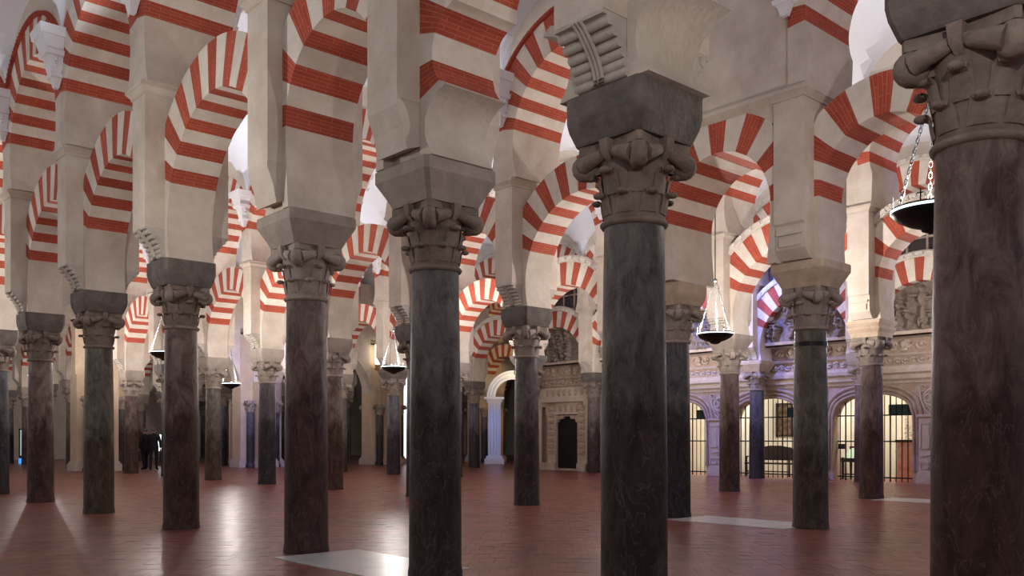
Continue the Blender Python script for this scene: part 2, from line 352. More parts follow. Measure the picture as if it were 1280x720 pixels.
def capital(vol=True, style=0):
    b = MB(); H = Z_CAP-Z_SH
    b.lathe([(0.225, 0), (0.232, 0.05), (0.236, 0.2), (0.25, 0.34), (0.285, 0.44), (0.315, 0.485), (0.315, 0.50)], 24)
    p1 = [(0.236, 0.03), (0.250, 0.09), (0.258, 0.145), (0.272, 0.172), (0.290, 0.180), (0.292, 0.160), (0.25, 0.140)]
    p2 = [(0.244, 0.17), (0.262, 0.25), (0.275, 0.315), (0.296, 0.338), (0.318, 0.346), (0.320, 0.322), (0.262, 0.300)]
    for k in range(8): leaf(b, k*PI/4+PI/8, p1, 0.075, 0.038)
    for k in range(8): leaf(b, k*PI/4, p2, 0.068, 0.040)
    for k in range(4):      # fleuron under the abacus of each side
        a = k*PI/2; ca, sa = math.cos(a), math.sin(a)
        o = len(b.v)
        for r0, z0, w in ((0.27, 0.40, 0.022), (0.335, 0.455, 0.034), (0.350, 0.555, 0.042), (0.28, 0.555, 0.042)):
            for t in (-w, w): b.v.append((r0*ca-t*sa, r0*sa+t*ca, z0))
        for q in ((0, 1, 3, 2), (2, 3, 5, 4), (4, 5, 7, 6), (0, 2, 4, 6), (1, 7, 5, 3), (0, 6, 7, 1)): b.face([o+i for i in q])
    for k in range(4):      # swelling stalks running out to the corner volutes
        a0 = PI/4+k*PI/2
        for s in (-1, 1):
            P = [(a0+s*0.72, 0.27, 0.47), (a0+s*0.5, 0.305, 0.455), (a0+s*0.28, 0.35, 0.43), (a0+s*0.12, 0.385, 0.41)]
            b.tube([(q*math.cos(a), q*math.sin(a), z) for a, q, z in P], 0.05, 8, rs=[0.03, 0.046, 0.058, 0.068])
    for k in range(8):
        a = k*PI/4+PI/8; b.ball((0.296*math.cos(a), 0.296*math.sin(a), 0.168), 0.040, 0.040, 0.024, 10, 6)
        a = k*PI/4; b.ball((0.324*math.cos(a), 0.324*math.sin(a), 0.332), 0.045, 0.045, 0.027, 10, 6)
    if vol: volute(b); abacus(b)
    return b
def volute(b, ks=(0, 1, 2, 3)):
    for k in ks:
        a = PI/4+k*PI/2; u = Vector((math.cos(a), math.sin(a), 0)); t = Vector((-math.sin(a), math.cos(a), 0))
        o = len(b.v); n, m = 14, 8
        for i in range(1, m):
            q = PI*i/m; e = -0.068*math.cos(q); rr = 0.100*math.sin(q)**0.55
            for j in range(n):
                p = 2*PI*j/n; b.v.append(tuple(u*(0.368+rr*math.cos(p))+t*e+Vector((0, 0, 0.405+rr*math.sin(p)))))
        for i in range(m-2):
            for j in range(n): b.face((o+i*n+j, o+i*n+(j+1) % n, o+(i+1)*n+(j+1) % n, o+(i+1)*n+j))
        b.face([o+j for j in range(n)][::-1]); b.face([o+(m-2)*n+j for j in range(n)])
        o = len(b.v)
        for r0, z0 in ((0.24, 0.36), (0.36, 0.33), (0.40, 0.46), (0.27, 0.50)):
            for e in (-0.035, 0.035): b.v.append(tuple(u*r0+t*e+Vector((0, 0, z0))))
        for q in ((0, 1, 3, 2), (2, 3, 5, 4), (4, 5, 7, 6), (6, 7, 1, 0), (0, 2, 4, 6), (7, 5, 3, 1)): b.face([o+i for i in q])
def abacus(b):
    pts = []
    for k in range(4):
        a0 = PI/4+k*PI/2
        for j in range(7):
            t = j/6; p0 = Vector((math.cos(a0), math.sin(a0)))*0.45; p1 = Vector((math.cos(a0+PI/2), math.sin(a0+PI/2)))*0.45
            if j == 0: t = 0.06
            if j == 6: t = 0.94
            p = p0.lerp(p1, t); mid = (p0+p1)/2; p = p-mid.normalized()*(0.055*(1-(2*t-1)**2)); pts.append((p.x, p.y))
    b.prism(pts, 'z', 0.495, 0.56)
CAPJ = {k: capital(True).mesh('capital_'+k, k, 55) for k in ('cap_dark', 'cap_grey')}
CAPN = {k: capital(False).mesh('capital_body_'+k, k, 55) for k in ('cap_dark', 'cap_grey')}
_b = MB(); volute(_b, (0,)); VOL = {k: _b.mesh('volute_'+k, k, 60) for k in ('cap_dark', 'cap_grey')}
_b = MB(); abacus(_b); ABA = {k: _b.mesh('abacus_'+k, k) for k in ('cap_dark', 'cap_grey')}
def impost(kind, mt):
    b = MB(); h = Z_IMP-Z_CAP
    if kind == 'block': prof = [(0.315, 0), (0.325, 0.015), (0.362, 0.12), (0.375, 0.19), (0.375, h)]
    elif kind == 'splay': prof = [(0.305, 0), (0.345, 0.09), (0.425, h-0.12), (0.425, h-0.015), (0.41, h)]
    else: prof = [(0.33, 0), (0.345, 0.10), (0.385, 0.17), (0.385, 0.22), (0.355, 0.235), (0.40, 0.30), (0.40, h)]
    o = len(b.v); n = 8; ch = 0.035
    for r0, z in prof:
        for sx, sy, first in ((1, -1, 0), (1, 1, 1), (-1, 1, 0), (-1, -1, 1)):
            p = [(sx*(r0-ch), sy*r0), (sx*r0, sy*(r0-ch))]
            if first: p = p[::-1]
            for q in p: b.v.append((q[0], q[1], z))
    for i in range(len(prof)-1):
        for k in range(n): b.face((o+i*n+k, o+i*n+(k+1) % n, o+(i+1)*n+(k+1) % n, o+(i+1)*n+k))
    b.face([o+k for k in range(n)][::-1]); b.face([o+(len(prof)-1)*n+k for k in range(n)])
    return b.mesh('impost_%s_%s' % (kind, mt), mt)
IMP = {}
def get_imp(k, m):
    if (k, m) not in IMP: IMP[(k, m)] = impost(k, m)
    return IMP[(k, m)]
SPEC = {  # (row, col): shaft, capital, impost shape, impost stone, words
 (1, -3): ('mar_brown', 'cap_dark', 'block', 'imp_dark'), (1, -2): ('mar_grey', 'cap_dark', 'block', 'imp_dark'), (1, -1): ('mar_grey', 'cap_dark', 'splay', 'imp_grey'),
 (1, 0): ('mar_brown', 'cap_grey', 'splay', 'imp_grey'), (1, 1): ('mar_brown', 'cap_dark', 'block', 'imp_dark'), (1, 2): ('mar_green', 'cap_dark', 'block', 'imp_dark'),
 (1, 3): ('mar_brown', 'cap_dark', 'block', 'imp_dark'), (1, 4): ('mar_black', 'cap_dark', 'block', 'imp_dark'),
 (2, -1): ('mar_green', 'cap_grey', 'splay', 'imp_cream'), (2, 0): ('mar_black', 'cap_grey', 'block', 'imp_cream'), (2, 1): ('mar_grey', 'cap_grey', 'block', 'imp_dark'),
 (3, 0): ('mar_brown', 'cap_grey', 'moulded', 'imp_cream'), (3, 1): ('mar_brown', 'cap_grey', 'splay', 'imp_grey'),
 (2, 4): ('mar_black', 'cap_grey', 'block', 'imp_grey'), (4, 2): ('mar_black', 'cap_grey', 'splay', 'imp_cream')}
COLW = {'mar_grey': 'grey veined', 'mar_brown': 'brown veined', 'mar_green': 'greenish grey', 'mar_black': 'blue-black'}
def column(r, c):
    ks = SPEC.get((r, c)) or (('mar_grey', 'mar_brown', 'mar_black', 'mar_green')[(r*3+c*5) % 4], ('cap_dark', 'cap_grey')[(r+c) % 2], ('block', 'splay')[(r*c) % 2], ('imp_dark', 'imp_grey')[(r+c) % 2])
    near = (r == 1 and c <= 4) or (r == 2 and c <= 3) or (r == 3 and c <= 1)
    far = r >= 5 or c > PIERCOL
    if far: t = thing('column', 'distant dark column, '+where(r, c), 'column', (RV(r), CU(c), 0), 0, 'distant columns of the far arcades')
    else: t = thing('column', '%s marble column, %s' % (COLW[ks[0]], where(r, c)), 'column', (RV(r), CU(c), 0), 0, 'marble columns carrying the arcades')
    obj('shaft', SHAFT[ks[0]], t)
    a = obj('astragal', ASTR, t, (0, 0, Z_SH-0.055)); setmat(a, ks[1])
    if near:
        cp = obj('capital', CAPN[ks[1]], t, (0, 0, Z_SH))
        for k in range(4): obj('volute', VOL[ks[1]], cp, (0, 0, 0), k*PI/2)
        obj('abacus', ABA[ks[1]], cp)
    else: obj('capital', CAPJ[ks[1]], t, (0, 0, Z_SH))
    obj('impost', get_imp(ks[2], ks[3]), t, (0, 0, Z_CAP))
    if (r, c) == (2, -1): obj('iron_band', MB().lathe([(0.226, 2.66), (0.240, 2.66), (0.240, 2.72), (0.226, 2.72)], 28).mesh('iron_band', 'black'), t)
    return t
CHOIR_END = 5            # columns 5 and below of arcade 4 stand against the choir wall
cells = []
for r in range(1, RMAX+1):
    for c in range(-3, CMAX+1):
        if r >= 5 and c < 6: continue
        if r == 1 and c > 7: continue
        if c == PIERCOL and r >= 2: continue
        cells.append((r, c)); column(r, c)
CELL = set(cells)

# ------------------------------------------------------------------ arches
def ring(th0, th1, n, rin, rout, zc, U, hv, first_red=True, seg=2, tag=''):
    """voussoirs of one ring; arch local frame: y along the arcade from the bay centre, x across, z up"""
    out = []
    for i in range(n):
        red = (i % 2 == 0) == first_red
        b = MB(); h = hv+(0.0 if red else 0.004)
        t0 = th0+(th1-th0)*i/n; t1 = th0+(th1-th0)*(i+1)/n
        T = [t0+(t1-t0)*k/seg for k in range(seg+1)]
        rm = (rout+0.5*(rin(0.9)+rout))/2
        P = []
        for t in T:
            ri = rin(t)-(0 if red else 0.003); ro = rout
            if abs(math.cos(t)) > 1e-4: ro = min(rout, U/abs(math.cos(t)))
            ro = max(ro, ri+0.02)
            P.append((t, ri, ro))
        for sx in (-h, h):
            for t, ri, ro in P:
                b.v.append((sx, ri*math.cos(t), zc+ri*math.sin(t))); b.v.append((sx, ro*math.cos(t), zc+ro*math.sin(t)))
        m = 2*(seg+1); s0 = R.random()*3
        for k in range(seg):
            q = [2*k, 2*k+1, 2*k+3, 2*k+2]; uv = [(P[k][1], T[k]*rm+s0), (P[k][2], T[k]*rm+s0), (P[k+1][2], T[k+1]*rm+s0), (P[k+1][1], T[k+1]*rm+s0)]
            b.face(q, 0, uv); b.face([m+x for x in q[::-1]], 0, uv[::-1])
            a = (2*k, 2*k+2, m+2*k+2, m+2*k); b.face(a, 0, [(-h, T[k]*rm+s0), (-h, T[k+1]*rm+s0), (h, T[k+1]*rm+s0), (h, T[k]*rm+s0)])
            a = (2*k+1, m+2*k+1, m+2*k+3, 2*k+3); b.face(a, 0, [(-h, T[k]*rm), (h, T[k]*rm), (h, T[k+1]*rm), (-h, T[k+1]*rm)])
        b.face((0, m, m+1, 1), 0, [(0, 0)]*4); b.face((2*seg, 2*seg+1, m+2*seg+1, m+2*seg), 0, [(0, 0)]*4)
        out.append((red, b))
    return out
def springer(pts, hv):
    # pts: polygon (y,z) of the +y side; returned as two meshes (+y, -y)
    return [MB().prism(pts, 'x', -hv, hv), MB().prism([(-y, z) for y, z in pts], 'x', -hv, hv)]
def joined(parts):
    b = MB()
    for red, p in parts:
        o = len(b.v); b.v += p.v
        for f, uv in zip(p.f, p.uv): b.face([o+i for i in f], 0 if red else 1, uv)
    return b
def arch_type(name, half, kind, red=True):
    if kind in ('lowW', 'lowN', 'lowT', 'lowC', 'lobed'):
        z0 = Z_IMP; U = half-0.24; hv = {'lowT': 0.575, 'lowC': 0.43, 'lobed': 0.36}.get(kind, 0.33)
        if kind == 'lowW': zc, r, ro, th0, n = 4.28, 1.51, 2.16, math.radians(24), 17
        elif kind == 'lobed': zc, r, ro, th0, n = 4.72, 0.80, 1.42, math.radians(-18), 13
        else: zc, r, ro, th0, n = 4.76, 0.92, 1.48, 0.0, 13
    else:
        z0 = Z_UP; U = half; hv = 0.63
        if kind == 'upW': zc, r, ro, th0, n = 6.87, 1.55, 2.21, math.radians(12), 21
        else: zc, r, ro, th0, n = 7.28, 0.97, 1.58, math.radians(-6), 15
    LT = [(-25, .68), (-20, .73), (-10, .785), (0, .81), (14, .80), (26, .75), (35, .68), (41, .62), (46, .69), (56, .76), (72, .82), (90, .84)]
    def lob(t):
        d = math.degrees(t); d = 180-d if d > 90 else d
        for (a, p), (b, q) in zip(LT, LT[1:]):
            if d <= b: return p+(q-p)*max(0, (d-a))/(b-a)
        return LT[-1][1]
    rin = (lambda t: r) if kind != 'lobed' else lob
    parts = ring(th0, PI-th0, n, rin, ro, zc, U, hv, red, seg=(6 if kind == 'lobed' else 2 if r > 1.2 else 3))
    pts = []
    if kind == 'lowW':
        a0 = math.asin((z0-zc)/r)
        for k in range(9):
            t = a0+(th0-a0)*k/8; pts.append((r*math.cos(t), zc+r*math.sin(t)))
    elif kind == 'lobed':
        pts += [(.80, z0), (.85, 3.92), (.885, 3.98), (.91, 4.05), (.92, 4.12), (.91, 4.20), (.875, 4.28), (.82, 4.34), (.75, 4.39), (.67, 4.42), (.616, 4.433), (.665, 4.47), (lob(th0)*math.cos(th0), zc+lob(th0)*math.sin(th0))]
    elif kind in ('lowN', 'lowT', 'lowC'):
        for k in range(9):
            t = k/8; z = z0+(zc-z0)*t; pts.append((0.862+0.058*math.sin(t*PI/2)+(0.0), z))
    elif kind == 'upW':
        a0 = math.asin((z0-zc)/r)
        for k in range(9):
            t = a0+(th0-a0)*k/8; pts.append((r*math.cos(t), zc+r*math.sin(t)))
    else:
        a0 = math.asin(max(-0.9, (z0-zc)/r*0.35))
        pts.append((0.93, z0))
        for k in range(7):
            t = a0+(th0-a0)*k/6; pts.append((r*math.cos(t), zc+r*math.sin(t)))
    cs = abs(math.cos(th0)); ro2 = min(ro, U/cs)
    pts.append((ro2*math.cos(th0), zc+ro2*math.sin(th0)))
    if ro2 < U/cs-1e-3: pts.append((U, zc+U*math.tan(th0)))
    pts.append((U, z0))
    sp = springer(pts, hv)
    T = {'vous': [('brick_voussoir' if red else 'stone_voussoir', b.mesh(name+'_v%d' % i, 'brick' if red else 'stone')) for i, (red, b) in enumerate(parts)],
         'ring': joined(parts).mesh(name+'_ring', ['brick', 'stone']), 'spr': [s.mesh(name+'_springer', 'plaster', 30) for s in sp],
         'zc': zc, 'r': r, 'ro': ro, 'hv': hv, 'U': U}
    return T
HW, HN = WIDE/2, NARROW/2
AT = {'lowW': arch_type('lowW', HW, 'lowW'), 'lowN': arch_type('lowN', HN, 'lowN'), 'lowT': arch_type('lowT', HN, 'lowT'), 'lowC': arch_type('lowC', HN, 'lowC'), 'lobed': arch_type('lobed', HN, 'lobed'), 'lobed_white': arch_type('lobed_white', HN, 'lobed', False),
      'upW': arch_type('upW', HW, 'upW'), 'upN': arch_type('upN', HN, 'upN')}
HOODS = {}
def hood_mesh(ty, style):
    k = (ty, style)
    if k in HOODS: return HOODS[k]
    T = AT[ty]; b = MB(); ro, zc, hv, U = T['ro'], T['zc'], T['hv'], T['U']
    w = 0.09 if style == 'red' else 0.20
    t0 = math.acos(min(1, U/ro))+0.02; n = 28
    for sx in (-1, 1):
        o = len(b.v); x0 = sx*(hv-0.02); x1 = sx*(hv+0.06)
        for i in range(n+1):
            t = t0+(PI-2*t0)*i/n
            for x, rr in ((x0, ro-0.0), (x1, ro+0.01), (x1, ro+w*0.75), (x0, ro+w)):
                rr2 = min(rr, U/max(1e-4, abs(math.cos(t)))); b.v.append((x, rr2*math.cos(t), zc+rr2*math.sin(t)))
        for i in range(n):
            for q in range(3): a = o+i*4+q; b.face((a, a+1, a+5, a+4))
        # carved beads or scrolls along the moulding
        m = 40 if style == 'red' else 26
        for i in range(m):
            t = t0+0.03+(PI-2*t0-0.06)*i/(m-1); rr = ro+w*0.45
            if style == 'red': b.ball((x1, rr*math.cos(t), zc+rr*math.sin(t)), 0.02, 0.02, 0.02, 5, 4)
            else:
                cy, cz = rr*math.cos(t), zc+rr*math.sin(t); e = 1 if i % 2 else -1
                b.tube([(x1, cy+0.06*math.cos(a*e+t), cz+0.06*math.sin(a*e+t)) for a in [0, 1, 2, 3, 4.2]], 0.016, 4)
    HOODS[k] = b.mesh('hood_%s_%s' % k, 'hood_red' if style == 'red' else 'hood', 40)
    return HOODS[k]
def arch(r, c, level, ty, hood=None):
    """arch over the bay between columns c-1 and c"""
    y = (CU(c)+CU(c-1))/2; T = AT[ty]
    far = r >= 5 or c > PIERCOL
    px, py, d = proj(RV(r), y, 5.5 if level == 'lower' else 7.5)
    fine = (not far) and d < 27 and -150 < px < 1330 and (level == 'lower' or py > -260)
    kind = {'lobed': 'lobed ', 'lobed_white': 'lobed ', 'lowT': 'thick horseshoe ', 'lowC': 'narrow horseshoe ', 'upW': '', 'upN': 'narrow ', 'lowW': 'horseshoe ', 'lowN': 'narrow horseshoe '}[ty]
    if far: t = thing(level+'_arch', 'distant %s red-white arch, %s' % (level, where_bay(r, c)), 'arch', (RV(r), y, 0), 0, 'distant striped arches')
    else: t = thing(level+'_arch', '%s red-white %sarch, %s' % (level, kind, where_bay(r, c)), 'arch', (RV(r), y, 0), 0, 'striped arches of the arcades')
    for s in T['spr']: obj('springer', s, t)
    if fine:
        for nm, me in T['vous']: obj(nm, me, t)
    else: obj('voussoir_ring', T['ring'], t, kind='stuff')
    if hood: obj('hood_moulding', hood_mesh(ty, hood), t)
    return t
for r, c in cells:
    if (r, c-1) not in CELL and not (c-1 == PIERCOL and r >= 2): continue
    w = c >= 1
    if (r, c) == (2, 0): lt = 'lowT'
    elif (r, c) == (1, 0): lt = 'lowC'
    elif r == 1 and c == -2: lt = 'lobed_white'
    elif r == 1 and c == -1: lt = 'lobed'
    else: lt = 'lowW' if w else 'lowN'
    arch(r, c, 'lower', lt, 'white' if (r == 3 and c <= 3) or (r == 4 and c <= 7) or (r in (5, 6) and c <= 8) else None)
    if (r, c) != (2, 0):
        arch(r, c, 'upper', 'upW' if w else 'upN', 'red' if (r, c) in ((1, 3), (2, 1), (1, 4), (2, 2)) else 'white' if r >= 3 and c <= 6 else None)
for r in range(2, RMAX+1):     # bays running into the cross-shaped piers
    if (r, PIERCOL-1) in CELL:
        arch(r, PIERCOL, 'lower', 'lowW'); arch(r, PIERCOL, 'upper', 'upW')

# ------------------------------------------------------------------ piers above the imposts, with corbels and cornice
def corbel_roll(sub=False):
    core = MB(); poly = [(0.33, Z_IMP), (0.335, Z_IMP)]; rolls = []
    n = 6
    for k in range(n+1):
        t = k/n; p = 0.345+0.22*(1-math.cos(t*PI/2)); z = Z_IMP+0.02+0.37*t
        poly.append((p, z))
        if k < n:
            t2 = (k+0.5)/n; rolls.append((0.35+0.22*(1-math.cos(t2*PI/2)), Z_IMP+0.02+0.37*t2))
    poly += [(0.61, Z_IMP+0.39), (0.61, Z_IMP+0.42), (0.33, Z_IMP+0.42)]
    core.prism(poly, 'y', -0.235, 0.235)
    rm = []
    for p, z in rolls:
        b = MB(); b.tube([(p, -0.24, z), (p, 0.24, z)], 0.036, 10); rm.append(b)
    st = MB(); cv = [(p+0.040, z) for p, z in rolls]
    for off in (-0.035, 0, 0.035): st.tube([(p, off, z) for p, z in [(cv[0][0], cv[0][1]-0.04)]+cv+[(cv[-1][0]+0.05, cv[-1][1]+0.035)]], 0.015, 6)
    return core, rm, st
core, rolls, strap = corbel_roll()
def merge(*bs):
    b = MB()
    for p in bs:
        o = len(b.v); b.v += p.v
        for f, m, uv in zip(p.f, p.m, p.uv): b.face([o+i for i in f], m, uv)
    return b
CORE_ME = core.mesh('corbel_core', 'corbel'); ROLL_ME = [b.mesh('corbel_roll', 'corbel', 40) for b in rolls]; STRAP_ME = strap.mesh('corbel_strap', 'corbel', 40)
CORB_ROLL = merge(core, *rolls, strap).mesh('roll_corbel', 'corbel', 40)
CORB_PLAIN = MB().prism([(0.33, Z_IMP+0.12), (0.50, Z_IMP+0.06), (0.54, Z_IMP+0.26), (0.61, Z_IMP+0.44), (0.61, Z_IMP+0.5), (0.33, Z_IMP+0.5)], 'y', -0.235, 0.235).mesh('plain_corbel', 'plaster')
_b = MB().prism([(0.33, Z_IMP+0.02), (0.43, Z_IMP+0.02), (0.555, Z_IMP+0.16), (0.57, Z_IMP+0.5), (0.61, Z_IMP+0.53), (0.61, Z_IMP+0.6), (0.33, Z_IMP+0.6)], 'y', -0.235, 0.235)
_b.box(0.565, 0.587, -0.17, 0.17, Z_IMP+0.2, Z_IMP+0.33); _b.box(0.565, 0.61, -0.2, 0.2, Z_IMP+0.36, Z_IMP+0.40)
CORB_PANEL = _b.mesh('panel_corbel', 'plaster')
def pier_mesh(zc):
    b = MB(); b.box(-0.33, 0.33, -0.24, 0.24, Z_IMP, zc); b.box(-0.61, 0.61, -0.24, 0.24, zc, Z_COR); return b.mesh('pier_block', 'plaster')
PIER = {'roll': pier_mesh(Z_IMP+0.42), 'plain': pier_mesh(Z_IMP+0.5), 'panel': pier_mesh(Z_IMP+0.6)}
_b = MB(); zz = Z_COR
for h0, e0, e1 in ((0.03, 0.02, 0.02), (0.06, 0.02, 0.07), (0.05, 0.08, 0.08)):
    _b.frustum(0, 0, zz, 0.61+e0, 0.24+e0, zz+h0, 0.61+e1, 0.24+e1); zz += h0
CORN_ME = _b.mesh('pier_cornice', 'plaster')
def bracket_mesh():
    b = MB(); z = 7.30     # white baroque bracket hanging under the vault springing, projecting to +x
    b.frustum(0.07, 0, z, 0.04, 0.05, z+0.16, 0.07, 0.10); b.frustum(0.09, 0, z+0.16, 0.09, 0.13, z+0.22, 0.10, 0.15)
    b.frustum(0.10, 0, z+0.22, 0.08, 0.10, z+0.50, 0.13, 0.17); b.frustum(0.13, 0, z+0.50, 0.15, 0.22, z+0.58, 0.18, 0.25)
    b.frustum(0.14, 0, z+0.58, 0.14, 0.18, z+0.80, 0.2, 0.26); b.frustum(0.16, 0, z+0.80, 0.22, 0.30, z+0.95, 0.24, 0.33)
    for s in (-1, 1): b.tube([(0.12, s*(0.15+0.05*math.cos(a)), z+0.40+0.07*math.sin(a)) for a in [i*0.8 for i in range(8)]], 0.03, 5)
    return b.mesh('vault_bracket', 'bracket')
BRK = bracket_mesh()
def pier(r, c):
    ty = {(1, 0): 'plain', (1, -1): 'plain', (2, -1): 'panel', (3, 0): 'panel', (2, 0): 'panel'}.get((r, c), 'roll')
    far = r >= 5 or c > PIERCOL
    w = {'roll': 'roll corbels', 'plain': 'plain canted corbels', 'panel': 'panelled corbels'}[ty]
    if far: t = thing('pier', 'distant plaster pier, '+where(r, c), 'pier', (RV(r), CU(c), 0), 0, 'distant plaster piers')
    else: t = thing('pier', 'cream pier on %s, %s' % (w, where(r, c)), 'pier', (RV(r), CU(c), 0), 0, 'cream plaster piers above the columns')
    obj('pier_block', PIER[ty], t)
    for s in (0, PI):
        if ty == 'roll':
            if (r, c) in ((1, -2), (1, 1), (1, 2), (2, 1)):
                k = obj('corbel', CORE_ME, t, (0, 0, 0), s)
                for m in ROLL_ME: obj('corbel_roll', m, k)
                obj('corbel_strap', STRAP_ME, k)
            else: obj('corbel', CORB_ROLL, t, (0, 0, 0), s)
        else: obj('corbel', CORB_PLAIN if ty == 'plain' else CORB_PANEL, t, (0, 0, 0), s)
    obj('cornice', CORN_ME, t)
for r, c in cells: pier(r, c)

# walled-up upper bay over the floor slab of arcade 2
x = RV(2); y0, y1 = CU(-1)+0.24, CU(0)-0.24; ym = (y0+y1)/2; T = AT['lowT']
pts = [(y1, Z_COR-0.9)]; tt = math.acos(min(1, (y1-ym)/T['ro']))
pts = [(ym+T['ro']*math.cos(t), T['zc']+T['ro']*math.sin(t)) for t in [tt+(PI-2*tt)*k/20 for k in range(21)]]
b = MB(); zt = Z_UP
for k in range(20):
    b.prism([pts[k], pts[k+1], (pts[k+1][0], zt), (pts[k][0], zt)], 'x', x-0.58, x+0.58)
b.box(x-0.58, x+0.58, CU(-1), CU(0), Z_UP, 8.9)
inf = obj('wall_blocked_bay', b.mesh('wall_blocked_bay', 'plaster'), kind='structure', label='plastered wall closing the bay above the thick arch')
b = MB()
for s in (-1, 1):
    o = x+s*0.58
    b.prism([(o, Z_COR), (o+s*0.03, Z_COR+0.03), (o+s*0.09, Z_COR+0.10), (o+s*0.09, Z_COR+0.15), (o, Z_COR+0.15)], 'y', y0, y1)
    b.tube([(o+s*0.006, ym+1.55*math.cos(t), 7.28+1.58*math.sin(t)) for t in [0.75+k*(PI-1.5)/16 for k in range(17)]], 0.012, 5)
obj('cornice', b.mesh('blocked_bay_cornice', 'plaster'), inf)

# ------------------------------------------------------------------ upper walls over the arches, and the white vaults
SIDES = {1: 'outer', 2: 'middle', 3: 'inner', 4: 'choir_arcade', 5: 'far', 6: 'farther', 7: 'farthest'}
Z_TOP = 10.9
def upper_wall(r):
    b = MB(); x = RV(r); hv = 0.605
    cs = sorted(c for rr, c in cells if rr == r)
    if r >= 2 and PIERCOL > cs[0]: cs = sorted(cs+[PIERCOL])
    for c0, c1 in zip(cs, cs[1:]):
        ty = 'upW' if c1 >= 1 else 'upN'; T = AT[ty]; ym = (CU(c0)+CU(c1))/2; half = (CU(c1)-CU(c0))/2
        n = 20; th = math.acos(min(1, half/T['ro'])) if half < T['ro'] else 0
        P = [(ym+T['ro']*math.cos(t), T['zc']+T['ro']*math.sin(t)) for t in [th+(PI-2*th)*k/n for k in range(n+1)]]
        if half > T['ro']: P = [(ym+half, T['zc'])]+P+[(ym-half, T['zc'])]
        for (ya, za), (yb, zb) in zip(P, P[1:]):
            if abs(ya-yb) < 1e-6: continue
            o = len(b.v)
            for xx in (x-hv, x+hv): b.v += [(xx, ya, za), (xx, ya, Z_TOP), (xx, yb, Z_TOP), (xx, yb, zb)]
            b.face((o, o+1, o+2, o+3)); b.face((o+7, o+6, o+5, o+4)); b.face((o, o+3, o+7, o+4))
    return obj('wall_'+SIDES[r], b.mesh('wall_upper', 'wall'), kind='structure')
for r in range(1, RMAX+1): upper_wall(r)
def vault(xa, xb, cs):
    b = MB(); a = (xb-xa)/2; xm = (xa+xb)/2; H1, H2 = 1.95, 1.35
    nx = 26; idx = {}; ys = []
    for c0, c1 in zip(cs, cs[1:]):
        ya, yb = CU(c0), CU(c1); n = 12
        ys += [(ya+(yb-ya)*k/n, (2*k/n-1)) for k in range(n)]
    ys.append((CU(cs[-1]), 1.0))
    for j, (y, w) in enumerate(ys):
        l = H2*math.sqrt(max(0, 1-(w/0.97)**2)) if abs(w) < 0.97 else 0
        for i in range(nx+1):
            s = -math.cos(PI*i/nx); z = Z_VAULT+max(H1*math.sqrt(max(0, 1-s*s)), l)
            b.v.append((xm+a*s, y, z))
    for j in range(len(ys)-1):
        for i in range(nx):
            p = j*(nx+1)+i; b.face((p, p+1, p+nx+2, p+nx+1))
    me = bpy.data.meshes.new('vault'); me.from_pydata(b.v, [], b.f); me.materials.append(M['vault']); me.shade_smooth(); me.set_sharp_from_angle(angle=math.radians(22))
    return me
for r in range(0, RMAX):
    lo = -3 if r < 4 else 6
    cs = list(range(lo, (8 if r == 0 else CMAX)+1))
    ce = obj('ceiling', vault(RV(r)+0.605, RV(r+1)-0.605, cs), kind='structure', label='white plaster groin vault over an aisle')
    for c in cs:
        if r > 4 or c > PIERCOL: continue
        if r >= 1: obj('vault_bracket', BRK, ce, (RV(r)+0.63, CU(c), 0))
        obj('vault_bracket', BRK, ce, (RV(r+1)-0.63, CU(c), 0), PI)

# ------------------------------------------------------------------ hanging lamps
def lamp(x, y, label, power=1.0, col=(1.0, 0.93, 0.88)):
    t = thing('hanging_lamp', label, 'lamp', (x, y, 3.47), 0, 'ring lamps hanging in the aisles')
    obj('bowl', LAMP['bowl'], t); rg = obj('light_ring', LAMP['ring'], t)
    for k in range(3): obj('chain', LAMP['chain'], t, (0, 0, 0), k*2*PI/3+0.5)
    for k in range(6): obj('finial', LAMP['fin'], t, (0, 0, 0), k*PI/3+0.1)
    obj('hanging_rod', LAMP['rod'], t)
    ld = bpy.data.lights.new('lamp_light', 'POINT'); ld.energy = LAMP_W*power; ld.color = col; ld.shadow_soft_size = 0.09
    lo = bpy.data.objects.new('lamp_light', ld); C.objects.link(lo); lo.parent = t; lo.location = (0, 0, 0.07)
    return t
LAMP = {}
LAMP['bowl'] = MB().lathe([(0.0001, -0.22), (0.05, -0.21), (0.10, -0.19), (0.11, -0.165), (0.22, -0.13), (0.32, -0.075), (0.372, -0.02), (0.372, 0.03), (0.35, 0.03), (0.34, 0.0), (0.2, -0.06), (0.0001, -0.07)], 36, cap=False).mesh('lamp_bowl', 'black', 45)
LAMP['ring'] = MB().lathe([(0.374, -0.010), (0.381, -0.008), (0.381, 0.012), (0.374, 0.014), (0.374, -0.010)], 36, cap=False).mesh('lamp_ring', 'led')
_b = MB(); A = Vector((0.355, 0, 0.03)); B = Vector((0.02, 0, 1.12)); n = 22
for i in range(n):
    p = A.lerp(B, (i+0.5)/n); d = (B-A).normalized(); s = Vector((0, 1, 0)) if i % 2 else d.cross(Vector((0, 1, 0)))
    _b.tube([tuple(p+d*(0.034*math.cos(q))+s*(0.016*math.sin(q))) for q in [k*PI/4 for k in range(8)]], 0.0055, 4, closed=True)
LAMP['chain'] = _b.mesh('lamp_chain', 'chain', 60)
LAMP['fin'] = MB().tube([(0.36, 0, 0.02), (0.36, 0, 0.14)], 0.006, 5).tube([(0.36, -0.03, 0.10), (0.36, 0.03, 0.10)], 0.006, 5).mesh('lamp_finial', 'black')
